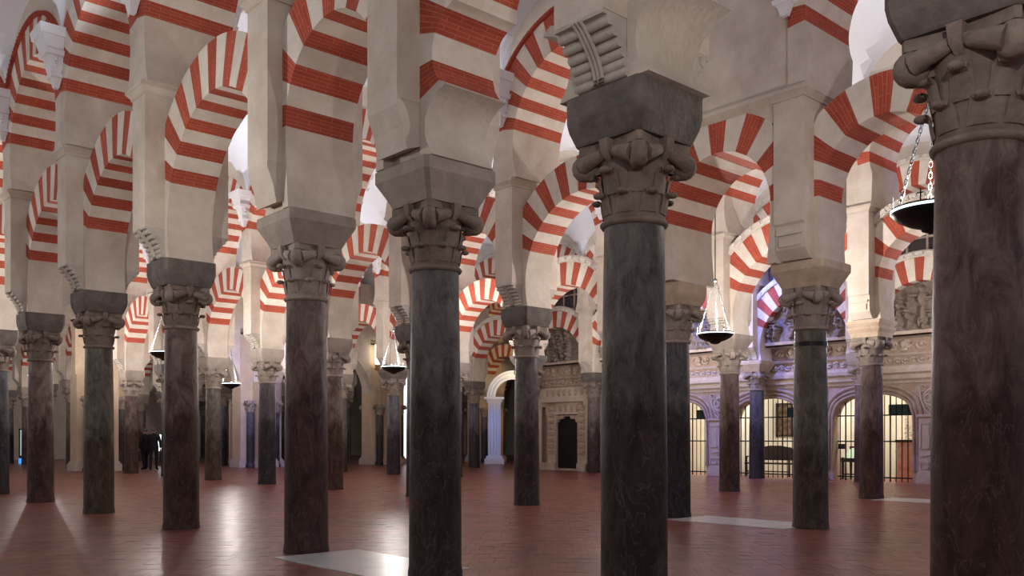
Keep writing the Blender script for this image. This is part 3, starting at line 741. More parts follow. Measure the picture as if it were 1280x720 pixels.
LAMP['rod'] = MB().tube([(0, 0, 1.10), (0, 0, 6.72)], 0.012, 6).lathe([(0.012, 1.07), (0.045, 1.09), (0.045, 1.12), (0.012, 1.15)], 10).mesh('lamp_rod', 'chain')
A12, A23, A34 = (RV(1)+RV(2))/2, (RV(2)+RV(3))/2, (RV(3)+RV(4))/2
lamp(A12, 3.66, 'black bowl lamp on chains beside the brown column, first aisle', 0.42)
lamp(A23, 11.0, 'black bowl lamp on three chains in front of blue-lit carved wall', 1.5)
lamp(A23, 22.6, 'black bowl lamp on chains before the sconce-lit cream pier', 1.5)
lamp(A23, 33.8, 'black bowl lamp hanging before the blue-lit cross-shaped pier')
lamp(A12, 22.6, 'black bowl lamp hanging behind brown veined column, above the two visitors', 1.3)
lamp(A12, 33.8, 'small distant lamp hanging in the aisle of the first two arcades', 1.3)
lamp(A23, 46.0, 'tiny distant lamp hanging beyond the cross-shaped piers')
A01 = (RV(0)+RV(1))/2
for k, u in enumerate((0.0, 11.0, 22.6, 33.8)): lamp(A01, u, '%s black bowl lamp over the aisle on the open side of the arcades' % ORD[k], 0.5, (1.0, 0.95, 0.89))
lamp(A34, 8.4, 'added unseen bowl lamp lighting the carved wall behind the brown column')  # lamp added to light the carved wall, kept out of sight behind a column
lamp(A34, 19.05, 'added unseen bowl lamp before the carved wall, behind the column with roll corbel')  # second added lamp for the wall, hidden behind a shaft
lamp((RV(4)+RV(5))/2, 31.5, 'added unseen lamp hanging behind the end of the carved wall', 0.35)  # added lamp, placed so that a column hides it

# ------------------------------------------------------------------ cross-shaped piers with corner columns
_b = MB()
_b.box(-1.0, 1.0, -0.42, 0.42, 0, 3.86); _b.box(-1.0, 1.0, -0.235, 0.235, 3.86, 6.28); _b.box(-0.42, 0.42, -1.0, 1.0, 0, 3.86)
CROSS = _b.mesh('cross_pier_body', mat('buff_pier_plaster', (0.60, 0.47, 0.34), 0.88, (0.48, 0.36, 0.25), 1.8, 0.2, 22, 0.15))
_b = MB()
for s in ((1.0, 0.42), (0.42, 1.0)):
    for h0, h1, e in ((0, 0.28, 0.10), (0.28, 0.34, 0.06), (0.34, 0.40, 0.03)): _b.box(-s[0]-e, s[0]+e, -s[1]-e, s[1]+e, h0, h1)
CROSSB = _b.mesh('plinth', 'carved_lt')
_b = MB()
for s in ((1.0, 0.42), (0.42, 1.0)):
    for h0, h1, e in ((6.02, 6.08, 0.03), (6.08, 6.20, 0.06)): _b.box(-1.0-e, 1.0+e, -0.235-e, 0.235+e, h0, h1)
CROSSC = _b.mesh('pier_moulding', 'plaster')
CSH = MB().lathe([(0.22, 0), (0.22, 0.12), (0.19, 0.16), (0.175, 0.22), (0.165, 2.5)], 20).mesh('corner_shaft', 'mar_black', 40)
for r in range(2, RMAX+1):
    t = thing('cross_pier', {2: 'buff cross-shaped pier with dark corner columns ending the middle arcade', 3: 'cross-shaped pier lit blue, ending the arcade next to the carved wall', 4: 'sconce-lit cross-shaped pier ending the arcade against the carved wall'}.get(r, 'distant buff cross-shaped pier of the '+ARC[r]), 'pier', (RV(r), CU(PIERCOL), 0), 0, 'cross-shaped piers')
    obj('pier_body', CROSS, t); obj('plinth', CROSSB, t); obj('moulding', CROSSC, t)
    for sx in (-1, 1):
        for sy in (-1, 1):
            obj('corner_shaft', CSH, t, (sx*0.62, sy*0.62, 0)); k = obj('corner_capital', CAPJ['cap_grey'], t, (sx*0.62, sy*0.62, 2.5)); k.scale = (0.75, 0.75, 0.9)
# pointed cross arches between those piers
def cross_arch(r):
    xa, xb = RV(r)+1.0, RV(r+1)-1.0; xm = (xa+xb)/2; h = (xb-xa)/2; b = MB(); n = 12
    P = []
    for k in range(n+1):
        t = k/n; ang = t*math.radians(72); P.append((xa+1.45*h*(1-math.cos(ang)), 3.6+1.45*h*math.sin(ang)))
    sc = h/(P[-1][0]-xa); P = [(xa+(p-xa)*sc, 3.6+(z-3.6)*0.72) for p, z in P]
    y = CU(PIERCOL)
    for (p, z), (q, w) in zip(P, P[1:]):
        b.prism([(p, z), (q, w), (q, 9.0), (p, 9.0)], 'y', y-0.4, y+0.4); b.prism([(2*xm-p, z), (2*xm-q, w), (2*xm-q, 9.0), (2*xm-p, 9.0)], 'y', y-0.4, y+0.4)
    b.box(RV(r)+0.6, xa, y-0.4, y+0.4, 6.28, 9.0); b.box(xb, RV(r+1)-0.6, y-0.4, y+0.4, 6.28, 9.0)
    obj('cross_arch', b.mesh('cross_arch', 'plaster'), label='plain cream pointed arch spanning %s' % {2: 'the aisle between middle and inner cross-shaped piers', 3: 'from blue-lit pier to sconce-lit pier', 4: 'behind the sconce-lit pier', 5: 'between far cross-shaped piers', 6: 'between the farthest cross-shaped piers'}[r], cat='arch')
for r in range(2, 7): cross_arch(r)
sc = thing('wall_sconce', 'lit white wall sconce with brass cup on the cream pier', 'wall light', (RV(4)-0.75, CU(PIERCOL)-0.42, 5.0))
obj('shade', MB().lathe([(0.10, 0), (0.13, 0.1), (0.14, 0.9), (0.12, 1.0)], 14).mesh('sconce_shade', 'sconce', 40), sc, (0, -0.22, 0)); obj('cup', MB().lathe([(0.03, -0.35), (0.06, -0.3), (0.13, -0.05), (0.13, 0)], 12).box(-0.04, 0.04, 0.0, 0.22, -0.25, -0.15).mesh('sconce_cup', 'gold', 40), sc, (0, -0.22, 0))

# ------------------------------------------------------------------ the carved choir wall behind arcade 4
VW = RV(4)+0.55; UE = CU(CHOIR_END)+0.25
GATES = [(CU(c), 1.25) for c in (-1, 0, 1, 2, 3)]
GATES[0] = (CU(-1), 0.95); GATES[1] = (CU(0)-0.2, 1.05)
def gate_top(u, gu, hw):     # flattened (basket) arch of the opening
    s = max(-1, min(1, (u-gu)/hw)); return 2.02+0.63*(1-abs(s)**2.6)**(1/2.0)
b = MB(); us = [-4.0]
for gu, hw in GATES: us += [gu-hw+2*hw*k/18 for k in range(19)]
DOOR = (25.9, 0.62, 2.3)
us += [DOOR[0]-DOOR[1], DOOR[0]+DOOR[1], UE]
us = sorted(us)
for ua, ub in zip(us, us[1:]):
    if ub-ua < 1e-5: continue
    m = (ua+ub)/2; za = zb = 0.0
    for gu, hw in GATES:
        if abs(m-gu) < hw: za, zb = gate_top(ua, gu, hw), gate_top(ub, gu, hw)
    if abs(m-DOOR[0]) < DOOR[1]: za = zb = DOOR[2]
    b.prism([(ua, za), (ub, zb), (ub, 6.6), (ua, 6.6)], 'x', VW, VW+0.45)
b.box(VW, VW+0.45, UE-0.4, UE, 6.6, Z_TOP)
wc = obj('wall_choir', b.mesh('wall_choir', 'carved'), kind='structure', label='carved stone choir wall with gated arches')
b = MB().box(VW, RV(6), UE-0.02, UE+0.43, 0, Z_TOP); obj('wall_choir_end', b.mesh('wall_choir_end', 'plaster'), kind='structure')
def extr(name, poly, ua, ub, mt): return obj(name, MB().prism([(VW-p, z) for p, z in poly], 'y', ua, ub).mesh(name, mt), wc)
UL = CU(4)+0.4
extr('cornice', [(-0.02, 2.95), (0.06, 2.95), (0.08, 3.02), (0.16, 3.08), (0.18, 3.2), (0.28, 3.26), (0.30, 3.36), (-0.02, 3.36)], -4, UL, 'carved_lt')
extr('string_course', [(-0.02, 3.36), (0.20, 3.36), (0.20, 3.46), (-0.02, 3.46)], -4, UL, 'carved_lt')
extr('frieze', [(-0.02, 3.46), (0.10, 3.46), (0.10, 4.28), (-0.02, 4.28)], -4, UE, 'carved')
extr('string_course', [(-0.02, 3.76), (0.20, 3.76), (0.24, 3.82), (-0.02, 3.86)], -4, UE, 'carved_lt')
extr('cornice', [(-0.02, 4.26), (0.20, 4.26), (0.62, 4.33), (0.66, 4.42), (-0.02, 4.42)], -4, UE, 'carved_lt')
def scrolls(ua, ub, zc, amp, step, th):
    b = MB(); u = ua; k = 0
    while u < ub:
        e = 1 if k % 2 else -1; pts = []
        for i in range(12):
            a = i*0.62; rr = amp*(1-0.065*i); pts.append((VW-0.13-0.01*math.sin(i), u+rr*math.cos(a)*1.1, zc+e*rr*math.sin(a)))
        b.tube(pts, th, 5, rs=[th*(1.1-0.05*i) for i in range(12)]); b.ball((VW-0.12, u+amp*0.1, zc), 0.05, th*1.6, th*1.6, 6, 4)
        u += step; k += 1
    return b
obj('scroll_band', scrolls(-2, UE-0.2, 3.61, 0.09, 0.24, 0.026).mesh('scroll_band', 'carved_lt', 60), wc, kind='stuff')
obj('scroll_band', scrolls(-2, UE-0.3, 4.07, 0.15, 0.42, 0.042).mesh('scroll_band_large', 'carved_lt', 60), wc, kind='stuff')
_b = MB()
for k in range(22):
    u = 1+k*1.22
    if u > UE-0.3: break
    _b.ball((VW-0.14, u, 4.10), 0.10, 0.10, 0.12, 8, 6); _b.ball((VW-0.12, u, 3.94), 0.08, 0.15, 0.07, 8, 5)
obj('frieze_heads', _b.mesh('frieze_heads', 'carved_lt', 60), wc, kind='stuff')
# mouldings round each gate, iron gates, and the piers between them
for i, (gu, hw) in enumerate(GATES):
    for off, rad in ((0.03, 0.045), (0.14, 0.05), (0.27, 0.06)):
        pts = [(VW-0.02, gu-hw-off, 0.35)]+[(VW-0.02, gu+(hw+off)*s, 2.02+(0.63+off)*(1-abs(s)**2.6)**0.5) for s in [-1+2*k/24 for k in range(25)]]+[(VW-0.02, gu+hw+off, 0.35)]
        obj('arch_moulding', MB().tube(pts, rad, 6).mesh('arch_moulding', 'carved', 50), wc)
for gi, (gu, hw) in enumerate(GATES):
    g = thing('iron_gate', 'black iron bar gate in the carved wall arch, %s' % ['nearest the wall end', 'beside the orange lectern gate', 'before desk and orange lectern', 'before the dark bench', 'nearest the dark doorway'][gi], 'gate', (VW+0.28, gu, 0), 0, 'iron gates of the carved wall')
    n = int(2*hw/0.175)
    for k in range(n):
        u = -hw+0.09+(2*hw-0.18)*k/(n-1); zt = gate_top(gu+u, gu, hw)-0.02
        obj('bar', MB().tube([(0, u, 0), (0, u, zt)], 0.016 if k % 4 else 0.026, 6).mesh('gate_bar', 'black'), g)
    for z in (0.12, 1.22, 2.02): obj('rail', MB().box(-0.012, 0.012, -hw, hw, z-0.02, z+0.02).mesh('gate_rail', 'black'), g)
    if gi in (2, 3, 4):
        s = obj('sign_board', MB().box(VW+0.36, VW+0.39, gu-hw*0.86, gu-hw*0.86+(0.72 if gi == 2 else 0.5), 2.02, 2.34).mesh('sign_board', 'green'), label='dark green sign board hung behind the gate %s' % {2: 'above the orange lectern', 3: 'above the blue easel', 4: 'nearest the doorway'}[gi], cat='sign')
    if gi == 2: obj('lock_box', MB().box(-0.07, 0.04, hw-0.27, hw-0.05, 0.98, 1.14).mesh('lock_box', 'black'), g)
def tracery(u, w):
    t = obj('buttress', MB().box(VW-0.16, VW, u-w, u+w, 0.0, 1.9).box(VW-0.22, VW, u-w-0.06, u+w+0.06, 0, 0.24).box(VW-0.19, VW, u-w-0.03, u+w+0.03, 0.24, 0.34)
            .prism([(VW-0.16, 1.9), (VW-0.22, 1.94), (VW-0.22, 2.0), (VW, 2.02), (VW, 1.9)], 'y', u-w-0.05, u+w+0.05).mesh('buttress', 'carved_lt'), wc)
    b = MB(); xx = VW-0.165
    for a, c in ((-1, 0.02), (0.02, 1)):
        for z0, z1 in ((0.42, 0.62), (1.0, 1.75)):
            ua, ub = u+a*w*0.9+0.02, u+c*w*0.9-0.02
            for q in ((ua, ub, z0, z0+0.025), (ua, ub, z1-0.025, z1), (ua, ua+0.025, z0, z1), (ub-0.025, ub, z0, z1)): b.box(xx-0.02, xx+0.01, q[0], q[1], q[2], q[3])
    b.box(xx-0.025, xx+0.01, u-0.25, u+0.25, 0.80, 0.83); b.box(xx-0.025, xx+0.01, u-0.05, u+0.05, 0.74, 0.9)
    obj('panel', b.mesh('buttress_panel', 'carved_lt'), t)
    b = MB(); zc = 2.5
    def ringt(cy, cz, r, th): b.tube([(VW-0.03, cy+r*math.cos(q), cz+r*math.sin(q)) for q in [k*PI/9 for k in range(18)]], th, 5, closed=True)
    ringt(u, zc, 0.24, 0.035)
    for k in range(4): ringt(u+0.11*math.cos(k*PI/2), zc+0.11*math.sin(k*PI/2), 0.10, 0.022)
    for s in (-1, 1):
        b.tube([(VW-0.03, u+s*0.05, 2.02), (VW-0.03, u+s*0.2, 2.16), (VW-0.03, u+s*0.33, 2.45), (VW-0.03, u+s*0.38, 2.85)], 0.03, 5)
        b.tube([(VW-0.03, u, 2.05), (VW-0.03, u+s*0.08, 2.2), (VW-0.03, u+s*0.20, 2.28)], 0.025, 5); ringt(u+s*0.28, 2.78, 0.09, 0.02)
    obj('tracery', b.mesh('tracery', 'carved_lt', 60), t)
for c in (-0.5, 0.5, 1.5, 2.5, 3.5):
    tracery((CU(math.floor(c))+CU(math.ceil(c)))/2, 0.34 if c > 0 else 0.22)
# portal with the dark doorway
pt = thing('portal', 'carved stone portal with panelled jambs around a dark doorway', 'portal', (VW, DOOR[0], 0))
for s in (-1, 1):
    j = obj('jamb', MB().box(-0.11, 0, s*0.62-(0.5 if s < 0 else 0), s*0.62+(0.5 if s > 0 else 0), 0.30, 2.75).mesh('portal_jamb', 'carved_lt'), pt)
    obj('plinth', MB().box(-0.17, 0, s*0.62-(0.56 if s < 0 else 0), s*0.62+(0.56 if s > 0 else 0), 0, 0.30).mesh('portal_plinth', 'carved_lt'), pt)
    b = MB(); b0 = min(s*0.67, s*1.07); b1 = max(s*0.67, s*1.07)
    for z in range(9):
        z0 = 0.62+z*0.255; b.box(-0.14, -0.10, b0, b1, z0, z0+0.20); b.ball((-0.145, (b0+b1)/2, z0+0.1), 0.03, 0.13, 0.06, 8, 5)
    obj('carved_panel', b.mesh('jamb_panels', 'carved'), j, kind='stuff')
    obj('column_pilaster', MB().tube([(-0.30, s*1.36, 0.3), (-0.30, s*1.36, 2.7)], 0.09, 10).box(-0.62, 0, s*1.36-0.16, s*1.36+0.16, 0, 0.30).box(-0.40, 0, s*1.36-0.14, s*1.36+0.14, 2.62, 2.80).mesh('portal_pilaster', 'carved_lt', 40), pt)
obj('lintel', MB().box(-0.13, 0, -1.2, 1.2, 2.3, 2.80).box(-0.34, 0, -1.6, 1.6, 2.80, 2.95).box(-0.22, 0, -1.5, 1.5, 2.95, 3.4).mesh('portal_lintel', 'carved_lt'), pt)
_b = MB().prism([(-0.62, 2.26), (-0.62, 1.95), (-0.52, 1.98), (-0.48, 2.1), (-0.22, 2.12), (-0.18, 2.22), (0.18, 2.22), (0.22, 2.12), (0.48, 2.1), (0.52, 1.98), (0.62, 1.95), (0.62, 2.26)], 'x', -0.10, 0.02)
obj('door_head', _b.mesh('door_head', 'carved'), pt)
_b = MB()
for k in range(7):
    u = -0.96+k*0.32; _b.ball((-0.135, u, 2.55), 0.03, 0.10, 0.17, 8, 5); _b.ball((-0.23, u, 3.18), 0.04, 0.09, 0.14, 8, 5)
obj('lintel_carving', _b.mesh('lintel_carving', 'carved', 60), pt, kind='stuff')
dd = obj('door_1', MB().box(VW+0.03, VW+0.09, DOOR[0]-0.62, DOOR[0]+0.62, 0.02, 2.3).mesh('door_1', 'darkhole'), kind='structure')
obj('step', MB().box(VW-0.16, VW+0.02, DOOR[0]-0.6, DOOR[0]+0.6, 0, 0.08).mesh('door_step', 'carved'), dd)

# lunette reliefs in the lower arches of arcade 4, windows in the upper arches
def relief(half, rad, zc, z0, seed, fig):
    b = MB(); ny, nz = 96, 64; rr = random.Random(seed); blobs = []
    zt = zc+rad
    def figure(cy, cz, h, lean=0):
        q = []
        q.append((cy+lean*h*0.4, cz+h*0.44, h*0.075, h*0.09, 0.34))
        q.append((cy+lean*h*0.2, cz+h*0.2, h*0.13, h*0.2, 0.30)); q.append((cy-h*0.03, cz-h*0.15, h*0.09, h*0.24, 0.27)); q.append((cy+h*0.07, cz-h*0.36, h*0.05, h*0.15, 0.24))
        q.append((cy+h*0.2, cz+h*0.3, h*0.16, h*0.045, 0.26)); q.append((cy-h*0.2, cz+h*0.22, h*0.15, h*0.045, 0.24))
        return q
    if fig: blobs += figure(0, 5.05, 1.15)
    for k in range(26 if fig else 32):
        cy = rr.uniform(-half*0.9, half*0.9); cz = rr.uniform(z0+0.15, zt-0.35)
        if (cy/half)**2+((cz-z0)/(zt-z0))**2 > 0.86: continue
        if fig and abs(cy) < 0.35 and cz > 4.7: continue
        blobs += figure(cy, cz, rr.uniform(0.35, 0.62), rr.uniform(-0.5, 0.5))
    grid = {}
    for j in range(nz+1):
        for i in range(ny+1):
            z = z0+(zt-z0)*j/nz
            w = math.sqrt(max(0.0001, rad*rad-max(0, z-zc)**2)) if z > zc else rad
            y = w*(2*i/ny-1); h = 0.05*noise.noise(Vector((y*7, z*7, seed)))
            for cy, cz, ry, rz, hh in blobs:
                e = ((y-cy)/ry)**2+((z-cz)/rz)**2
                if e < 1: h = max(h, hh*math.sqrt(1-e))
            edge = min(1, (1-abs(2*i/ny-1))*12)
            b.v.append((-h*edge, y, z))
    for j in range(nz):
        for i in range(ny):
            p = j*(ny+1)+i; b.face((p, p+1, p+ny+2, p+ny+1))
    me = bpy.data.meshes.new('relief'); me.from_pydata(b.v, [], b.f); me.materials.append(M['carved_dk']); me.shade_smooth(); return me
RELW = [relief(1.45, 1.50, 4.28, 4.40, s, s == 1) for s in (1, 2, 3)]; RELN = relief(0.8, 0.9, 4.76, 4.40, 5, False)
for c in range(-2, CHOIR_END+1):
    y = (CU(c)+CU(c-1))/2; w = c >= 1
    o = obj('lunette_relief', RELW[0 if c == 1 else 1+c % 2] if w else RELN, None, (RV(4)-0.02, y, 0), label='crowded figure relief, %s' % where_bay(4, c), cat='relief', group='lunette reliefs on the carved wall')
    hf = HW-0.26 if w else HN-0.26
    rf = (1.50, 4.28) if w else (0.9, 4.76); n = 20
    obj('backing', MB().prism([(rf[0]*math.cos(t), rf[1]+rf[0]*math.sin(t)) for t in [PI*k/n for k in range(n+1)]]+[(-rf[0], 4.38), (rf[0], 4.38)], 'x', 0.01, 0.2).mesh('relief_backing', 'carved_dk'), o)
    # upper arch: cream infill with a grid window
    T = AT['upW' if w else 'upN']
    f = obj('upper_window', MB().prism([(T['r']*math.cos(t), T['zc']+T['r']*math.sin(t)) for t in [PI*k/n for k in range(n+1)]]+[(-T['r'], 6.5), (T['r'], 6.5)], 'x', 0.25, 0.35).mesh('upper_window', 'window'), None, (RV(4), y, 0), label='gridded window under the upper arch, %s' % where_bay(4, c), cat='window', group='gridded windows over the carved wall')
    for k in range(-2, 3):
        yy = k*T['r']*0.38; zt = T['zc']+math.sqrt(T['r']**2-yy**2); obj('mullion', MB().box(0.18, 0.26, yy-0.03, yy+0.03, 6.5, zt).mesh('mullion', 'carved_lt'), f)
    for z in (6.55, 7.1, 7.65): obj('transom', MB().box(0.19, 0.26, -T['r']*0.86, T['r']*0.86, z-0.03, z+0.03).mesh('transom', 'carved_lt'), f)

# ------------------------------------------------------------------ chapels behind the gates
XR = VW+3.4
obj('wall_chapel_back', MB().box(XR, XR+0.2, -4, 23.0, 0, 4.2).mesh('wall_chapel_back', 'room'), kind='structure')
obj('ceiling_chapel', MB().box(VW+0.45, XR+0.2, -4, 23.0, 3.9, 4.1).mesh('ceiling_chapel', 'room'), kind='structure')
for k, c in enumerate((-0.5, 0.5, 1.5, 2.5, 3.5)):
    u = (CU(math.floor(c))+CU(math.ceil(c)))/2
    obj('wall_chapel_partition_%d' % k, MB().box(VW+0.45, XR, u-0.1, u+0.1, 0, 3.9).mesh('wall_chapel_partition', 'room'), kind='structure')
for c in (-1, 0, 1, 2, 3):
    ld = bpy.data.lights.new('chapel_ceiling_lamp', 'AREA'); ld.energy = 150; ld.size = 1.0; ld.color = (1.0, 0.96, 0.84)
    o = bpy.data.objects.new('chapel_ceiling_lamp', ld); C.objects.link(o); o.location = (VW+1.0, CU(c), 3.85)
def painting(y, z, w, h, label, x=None):
    t = thing('painting', label, 'painting', ((x or XR), y, z)); b = MB()
    for q in ((-w, w, -h, -h+0.07), (-w, w, h-0.07, h), (-w, -w+0.07, -h, h), (w-0.07, w, -h, h)): b.box(-0.06, 0, q[0], q[1], q[2], q[3])
    obj('frame', b.mesh('painting_frame', 'wood'), t); obj('canvas', MB().box(-0.03, 0, -w+0.06, w-0.06, -h+0.06, h-0.06).mesh('painting_canvas', 'paint'), t)
painting(CU(1)+1.75, 2.0, 0.30, 0.62, 'dark framed portrait painting on the wall above the green-topped desk')
painting(CU(2)+1.35, 2.0, 0.34, 0.62, 'dark framed painting on the wall behind the dark bench')
def desk(x, y):
    t = thing('desk', 'dark wooden desk with sloping pale green top behind the gate', 'desk', (x, y, 0))
    obj('top', MB().prism([(-0.30, 0.62), (0.25, 0.98), (0.25, 1.02), (-0.30, 0.66)], 'y', -0.45, 0.45).mesh('desk_top', 'greenglass'), t)
    obj('frame', MB().box(-0.34, -0.28, -0.5, 0.5, 0.55, 0.68).box(0.22, 0.30, -0.5, 0.5, 0.9, 1.06).box(-0.3, 0.28, -0.5, -0.44, 0.55, 0.70).box(-0.3, 0.28, 0.44, 0.5, 0.55, 0.70).mesh('desk_frame', 'wood'), t)
    for sx in (-0.3, 0.24):
        for sy in (-0.46, 0.46): obj('leg', MB().frustum(sx, sy, 0, 0.025, 0.025, 0.6, 0.035, 0.035).mesh('desk_leg', 'wood'), t)
    obj('stretcher', MB().box(-0.32, -0.28, -0.46, 0.46, 0.14, 0.18).mesh('desk_stretcher', 'wood'), t)
desk(VW+1.3, CU(1)+1.0)
def bench(x, y):
    t = thing('bench', 'dark wooden bench with curved back behind the gate', 'bench', (x, y, 0))
    obj('seat', MB().box(-0.28, 0.25, -0.9, 0.9, 0.42, 0.47).mesh('bench_seat', 'wood'), t)
    obj('backrest', MB().prism([(-0.9, 0.55), (0.9, 0.55), (0.9, 0.85), (0.6, 1.0), (0.2, 1.06), (-0.2, 1.06), (-0.6, 1.0), (-0.9, 0.85)], 'x', 0.22, 0.27).mesh('bench_back', 'wood'), t)
    for sx in (-0.24, 0.21):
        for sy in (-0.84, 0.84): obj('leg', MB().frustum(sx, sy, 0, 0.03, 0.03, 0.43 if sx < 0 else 0.9, 0.025, 0.025).mesh('bench_leg', 'wood'), t)
    for sy in (-0.84, 0.84): obj('armrest', MB().box(-0.28, 0.22, sy-0.03, sy+0.03, 0.66, 0.70).box(-0.27, -0.22, sy-0.025, sy+0.025, 0.45, 0.66).mesh('bench_arm', 'wood'), t)
    obj('stretcher', MB().box(-0.26, -0.22, -0.84, 0.84, 0.15, 0.19).mesh('bench_stretcher', 'wood'), t)
bench(VW+1.2, CU(2)+0.55)
t = thing('lectern', 'tall orange wooden lectern cabinet behind the gate', 'lectern', (VW+1.2, CU(1)-0.72, 0))
obj('body', MB().box(-0.3, 0.3, -0.36, 0.36, 0.08, 1.22).mesh('lectern_body', 'wood_orange'), t); obj('plinth', MB().box(-0.34, 0.34, -0.40, 0.40, 0, 0.08).mesh('lectern_plinth', 'wood_orange'), t)
obj('top', MB().box(-0.34, 0.34, -0.40, 0.40, 1.22, 1.27).mesh('lectern_top', 'wood'), t)
for s in (-0.18, 0.18): obj('door_panel', MB().box(-0.32, -0.29, s-0.15, s+0.15, 0.18, 1.12).mesh('lectern_panel', 'wood_orange'), t)
def altar(x, y, label):
    t = thing('retable', label, 'altarpiece', (x, y, 0)); b = MB()
    obj('panel', MB().box(0, 0.1, -0.4, 0.4, 0.9, 2.9).mesh('retable_panel', 'carved_lt'), t)
    for k in range(26):
        yy, zz = R.uniform(-0.34, 0.34), R.uniform(1.0, 2.8)
        b.tube([(-0.02, yy+0.09*math.cos(a)*(1-a/9), zz+0.09*math.sin(a)*(1-a/9)) for a in [i*0.7 for i in range(9)]], 0.02, 4)
    obj('scrollwork', b.mesh('retable_scrolls', 'hood'), t, kind='stuff')
    obj('table', MB().box(-0.35, 0.1, -0.5, 0.5, 0, 0.85).mesh('retable_table', 'room'), t); obj('table_top', MB().box(-0.4, 0.1, -0.55, 0.55, 0.85, 0.9).mesh('retable_top', 'carved_lt'), t)
altar(XR-0.15, CU(1)+0.05, 'white scroll-carved retable beside the orange lectern'); altar(XR-0.15, CU(2)-0.3, 'white scroll-carved retable beside the blue easel')
t = thing('easel', 'orange-framed blue panel on an easel behind the gate', 'easel', (VW+0.8, CU(2)-1.0, 0))
obj('board', MB().box(-0.02, 0.02, -0.18, 0.18, 0.3, 1.1).mesh('easel_board', mat('blue_print', (0.10, 0.32, 0.55), 0.5, (0.5, 0.6, 0.65), 8)), t)
for s in (-1, 1): obj('leg', MB().tube([(-0.03, s*0.22, 0), (-0.03, s*0.20, 1.15)], 0.03, 6).mesh('easel_leg', 'wood_orange'), t)

# ------------------------------------------------------------------ closing walls far behind
obj('wall_back', MB().box(-2.5, 54, 62, 62.4, 0, 12).mesh('wall_back', 'wall'), kind='structure')
obj('wall_right', MB().box(47.6, 48, UE, 62, 0, 12).mesh('wall_right', 'wall'), kind='structure')
# lit things standing far off between the columns
def at_floor(px, d):      # floor point seen at picture column px at depth d
    X = (px-640)/FPX*d; return (d*math.sin(YAW)+X*math.cos(YAW), d*math.cos(YAW)-X*math.sin(YAW))
x, y = at_floor(32.5, 47); t = thing('display_case', 'lit display case with blue base standing far behind the columns', 'display', (x, y, 0), -YAW)
obj('base', MB().box(-0.28, 0.28, -0.2, 0.2, 0, 0.28).mesh('case_base', 'blue'), t); obj('panel', MB().box(-0.22, 0.22, -0.15, 0.15, 0.42, 1.75).mesh('case_panel', 'screen'), t)
obj('frame', MB().box(-0.28, 0.28, -0.18, 0.18, 0.28, 0.42).box(-0.28, -0.22, -0.18, 0.18, 0.4, 1.8).box(0.22, 0.28, -0.18, 0.18, 0.4, 1.8).box(-0.28, 0.28, -0.18, 0.18, 1.75, 1.82).mesh('case_frame', 'black'), t)
x, y = at_floor(200, 44); t = thing('light_panel', 'lit white information panel standing beside the two visitors', 'panel', (x, y, 0), -YAW)
obj('screen', MB().box(-0.14, 0.14, -0.02, 0.02, 0.7, 1.5).mesh('panel_screen', 'glow'), t); obj('post', MB().tube([(0, 0, 0), (0, 0, 0.7)], 0.03, 8).lathe([(0.2, 0), (0.2, 0.03)], 16).mesh('panel_post', 'black'), t)
x, y = at_floor(500.5, 55); t = thing('doorway_light', 'tall narrow daylit doorway far behind the hanging lamp', 'doorway', (x, y, 0), -YAW)
obj('pane', MB().box(-0.5, 0.5, 0, 0.04, 0, 5.0).mesh('doorway_pane', 'glow'), t); obj('frame', MB().box(-0.62, -0.5, -0.1, 0.1, 0, 5.1).box(0.5, 0.62, -0.1, 0.1, 0, 5.1).box(-0.62, 0.62, -0.1, 0.1, 5.0, 5.15).mesh('doorway_frame', 'wood'), t)

# white round-arched bay with fluted pilaster glowing in blue light behind the end of the carved wall
PLX, PLY = at_floor(618, 46)
t = thing('pilaster', 'white fluted pilaster carrying a round arch, bathed in blue light', 'pilaster', (PLX, PLY, 0), -YAW)
obj('pilaster_shaft', MB().box(-0.32, 0.32, -0.25, 0.25, 0.42, 3.1).mesh('pilaster_shaft', 'bracket'), t)
for k in range(4): obj('flute', MB().tube([(-0.22+0.147*k, -0.26, 0.5), (-0.22+0.147*k, -0.26, 3.0)], 0.045, 8).mesh('pilaster_flute', 'bracket', 40), t)
obj('plinth', MB().box(-0.5, 0.5, -0.4, 0.4, 0, 0.28).box(-0.42, 0.42, -0.34, 0.34, 0.28, 0.42).mesh('pilaster_plinth', 'bracket'), t)
obj('capital', MB().frustum(0, 0, 3.1, 0.33, 0.26, 3.3, 0.42, 0.34).box(-0.5, 0.5, -0.4, 0.4, 3.3, 3.42).mesh('pilaster_capital', 'bracket'), t)
b = MB()
for off, w in ((0.0, 0.12), (0.17, 0.08), (0.30, 0.06)): b.tube([(0.95-(1.0+off)*math.cos(q), -0.15, 3.42+(1.0+off)*math.sin(q)) for q in [PI*k/20 for k in range(21)]], w, 6)
obj('arch_moulding', b.mesh('pilaster_arch', 'bracket', 50), t)
x, y = at_floor(297, 45.5); t = thing('blue_window', 'tall narrow blue-lit window high behind the hanging lamp', 'window', (x, y, 0), -YAW)
obj('pane', MB().box(-0.32, 0.32, 0, 0.05, 3.9, 8.0).mesh('blue_window_pane', mat('blue_daylight_glass', (0.3, 0.4, 0.9), 0.4, emit=(0.22, 0.36, 1.0), estr=0.75)), t)
obj('frame', MB().box(-0.42, -0.32, -0.08, 0.08, 0.0, 8.1).box(0.32, 0.42, -0.08, 0.08, 0.0, 8.1).box(-0.42, 0.42, -0.08, 0.08, 3.8, 3.9).mesh('blue_window_frame', 'plaster'), t)
obj('apron', MB().box(-0.32, 0.32, -0.05, 0.06, 0, 3.8).mesh('blue_window_apron', 'plaster'), t)

